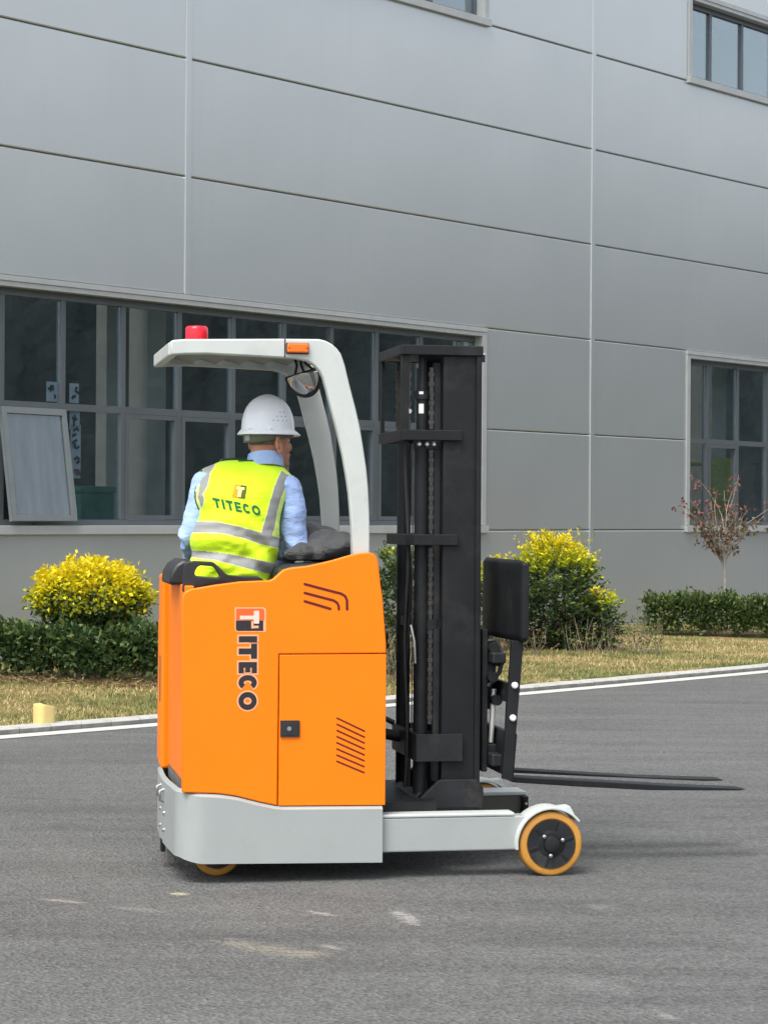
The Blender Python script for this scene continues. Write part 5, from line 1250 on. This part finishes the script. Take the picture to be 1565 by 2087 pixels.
# slender red leaved tree
tx_, ty_ = 4.18, 27.6; tz_ = gz(tx_, ty_)
tree = empty('red_leaved_tree', (tx_, ty_, tz_), 0, 'slender young tree with sparse wine red leaves in front of the right window', 'tree')
rg = np.random.default_rng(44)
BARK = simple('pale_bark', (.30, .27, .235), .85, var=.2, scale=25, bs=.4, bscale=50)
MB().tube([(0, 0, -.04), (.006, 0, .03), (-.004, 0, .08), (.005, .01, .4), (-.015, 0, .8), (-.02, 0, .98)], [.05, .033, .026, .022, .02, .018], 10).build('trunk', BARK, tree, smooth=60)
Pp = []; Oo = []; Mi = []; q = MB()
for k in range(34):
    a = rg.uniform(0, 2*math.pi); s0 = Vector((-.018, 0, rg.uniform(.78, 1.15))); ln = rg.uniform(.35, 1.0); el = rg.uniform(.45, 1.35)
    dirv = Vector((math.cos(a)*math.cos(el), math.sin(a)*math.cos(el), math.sin(el))); P = [s0]; dcur = dirv.copy()
    for t in range(5):
        dcur = (dcur+Vector((rg.normal(0, .16), rg.normal(0, .16), .08))).normalized(); P.append(P[-1]+dcur*ln/5)
    q.tube(P, [.008, .007, .0055, .004, .003, .0018], 5)
    for p in P[2:]:
        for _ in range(int(rg.integers(1, 5))):
            tw = Vector((rg.normal(0, .05), rg.normal(0, .05), rg.normal(0, .05))); 
            for _ in range(3): Pp.append(p+tw); Oo.append(rg.normal(0, 1, 3)+np.array([0, 0, -.3])); Mi.append(5 if (p.z > 1.42 and rg.random() < .6) else (6 if rg.random() < .8 else 2))
q.build('branches', BARK, tree, smooth=60)
Pp, Oo, Mi = np.array(Pp), np.array(Oo), np.array(Mi); leaves('crown', Pp, Oo, np.full(len(Pp), .060), Mi, LG, tree, .5, .4, .4)
mnd = MB(); mnd.lathe([(-.05, .55), (.0, .45), (.035, .3), (.06, .15), (.07, .03)], (tx_, ty_, tz_-.01), 'z', 26)
o = mnd.build('soil_mound', simple('dry_earth', (.30, .22, .14), .95, var=.3, scale=12, bs=.5, bscale=50), None, smooth=180); o['kind'] = 'structure'
# yellow stub post by the kerb
PY = simple('pale_yellow_concrete', (.66, .52, .20), .8, var=.10, scale=10, bs=.25, bscale=90, dirt=(.45, .34, .14), dirt_amt=.6, dirt_scale=7)
mp_ = [(-2.38, 15.253), (-2.235, 15.352), (-2.299, 15.223)]
cxm, cym = (mp_[0][0]+mp_[1][0])/2, (mp_[0][1]+mp_[1][1])/2+.07
stub = empty('stub_post', (cxm, cym, .04), R(45), 'short pale yellow concrete stub standing on the lawn just behind the kerb', 'post')
def stub_mesh():
    V = []; n = 28
    for (z, k_) in ((-.03, 1.02), (.11, 1.0), (.122, .985), (.128, .94), (.129, .5)):
        for i in range(n):
            a = 2*math.pi*i/n; e = 4.0; c_, s_ = math.cos(a), math.sin(a); rr_ = (abs(c_)**e+abs(s_)**e)**(-1/e)
            V.append((.064*k_*rr_*c_+.004*noise.noise((c_*2, s_*2, z*9)), .058*k_*rr_*s_, z+(-.012*c_ if z > 0 else 0)+.003*noise.noise((c_*3, s_*3, 5))))
    F = [(j*n+i, j*n+(i+1) % n, (j+1)*n+(i+1) % n, (j+1)*n+i) for j in range(4) for i in range(n)]+[tuple(range(4*n, 5*n))]
    me = bpy.data.meshes.new('stub'); me.from_pydata(V, [], F); return me
link('stub_body', stub_mesh(), PY, stub, smooth=45)
MB().tube([(.062, -.02, .0), (.064, -.012, .035), (.063, .006, .06), (.064, .012, .10)], [.002, .004, .003, .0015], 5).build('crack', SOILM, stub)
# mown straw and grass
GS = [leafmat('straw_blade', (.50, .39, .185), .3, .2), leafmat('pale_grass_blade', (.33, .295, .11), .3, .2), leafmat('green_grass_blade', (.14, .19, .05), .35, .25), leafmat('dead_brown_blade', (.22, .145, .085), .35, .15)]
N = 170000
ii = rng.integers(26, len(KP)-22, N); fr = rng.random(N); dd = .375+(7.0-.375)*rng.random(N)**1.25
kx = np.array([p.x for p in KP]); ky = np.array([p.y for p in KP]); nx_ = np.array([p.x for p in KN]); ny_ = np.array([p.y for p in KN])
X = kx[ii]*(1-fr)+kx[ii+1]*fr+nx_[ii]*dd; Y = ky[ii]*(1-fr)+ky[ii+1]*fr+ny_[ii]*dd
Z = .038+.0085*np.minimum(np.maximum(dd-.37, 0), 7)
nz = np.array([noise.noise((x*.7, y*.7, 0)) for x, y in zip(X, Y)]); Z = Z+.018*nz-.004
n1 = np.array([noise.noise((x*.9, y*1.5, 8)) for x, y in zip(X, Y)]); n3 = np.array([noise.noise((x*4, y*4, 3)) for x, y in zip(X, Y)])
n5 = np.array([noise.noise((x*.35, y*.6, 21)) for x, y in zip(X, Y)])
g_ = 1.2*n1+.7*n3+.9*n5+rng.normal(0, .2, N)
mi = np.where(g_ > .30, 2, np.where(g_ > -.10, 1, 0)); mi = np.where(rng.random(N) < .10, 3, mi)
lean = rng.uniform(.55, 1.5, N); az = rng.uniform(0, 2*np.pi, N); ln = rng.uniform(.025, .060, N)*np.where(mi == 2, 1.1, 1.0)
d = np.stack([np.cos(az)*np.sin(lean), np.sin(az)*np.sin(lean), np.cos(lean)], 1); s = np.stack([-np.sin(az), np.cos(az), np.zeros(N)], 1)
base = np.stack([X, Y, Z], 1); w = rng.uniform(.0025, .0048, N)[:, None]
V = np.stack([base-s*w, base+s*w, base+d*ln[:, None]], 1).reshape(-1, 3); F = np.arange(3*N).reshape(-1, 3)
gm = link('grass', arr_mesh('grass', V, F, mi), GS); gm['kind'] = 'stuff'
# dry litter raked up along the foot of the left hedge
N = 5000; t = rng.random(N); off = rng.normal(0, .10, N)
X = -4.6+t*3.3; Y = 19.62-t*.9-.42+off; Z = np.array([gz(-4.6+q*3.3, 19.2-q*.9) for q in np.linspace(0, 1, 30)])[(t*29).astype(int)]+np.abs(rng.normal(0, .025, N))*np.exp(-(off/.12)**2)
az = rng.uniform(0, 2*np.pi, N); d = np.stack([np.cos(az), np.sin(az), rng.uniform(-.1, .5, N)], 1); s = np.stack([-np.sin(az), np.cos(az), rng.normal(0, .3, N)], 1)
base = np.stack([X, Y, Z], 1); ln = rng.uniform(.05, .12, (N, 1))
V = np.stack([base-s*.004, base+s*.004, base+d*ln], 1).reshape(-1, 3)
lt_ = link('dry_litter', arr_mesh('dry_litter', V, np.arange(3*N).reshape(-1, 3), np.where(rng.random(N) < .5, 0, 3)), GS); lt_['kind'] = 'stuff'
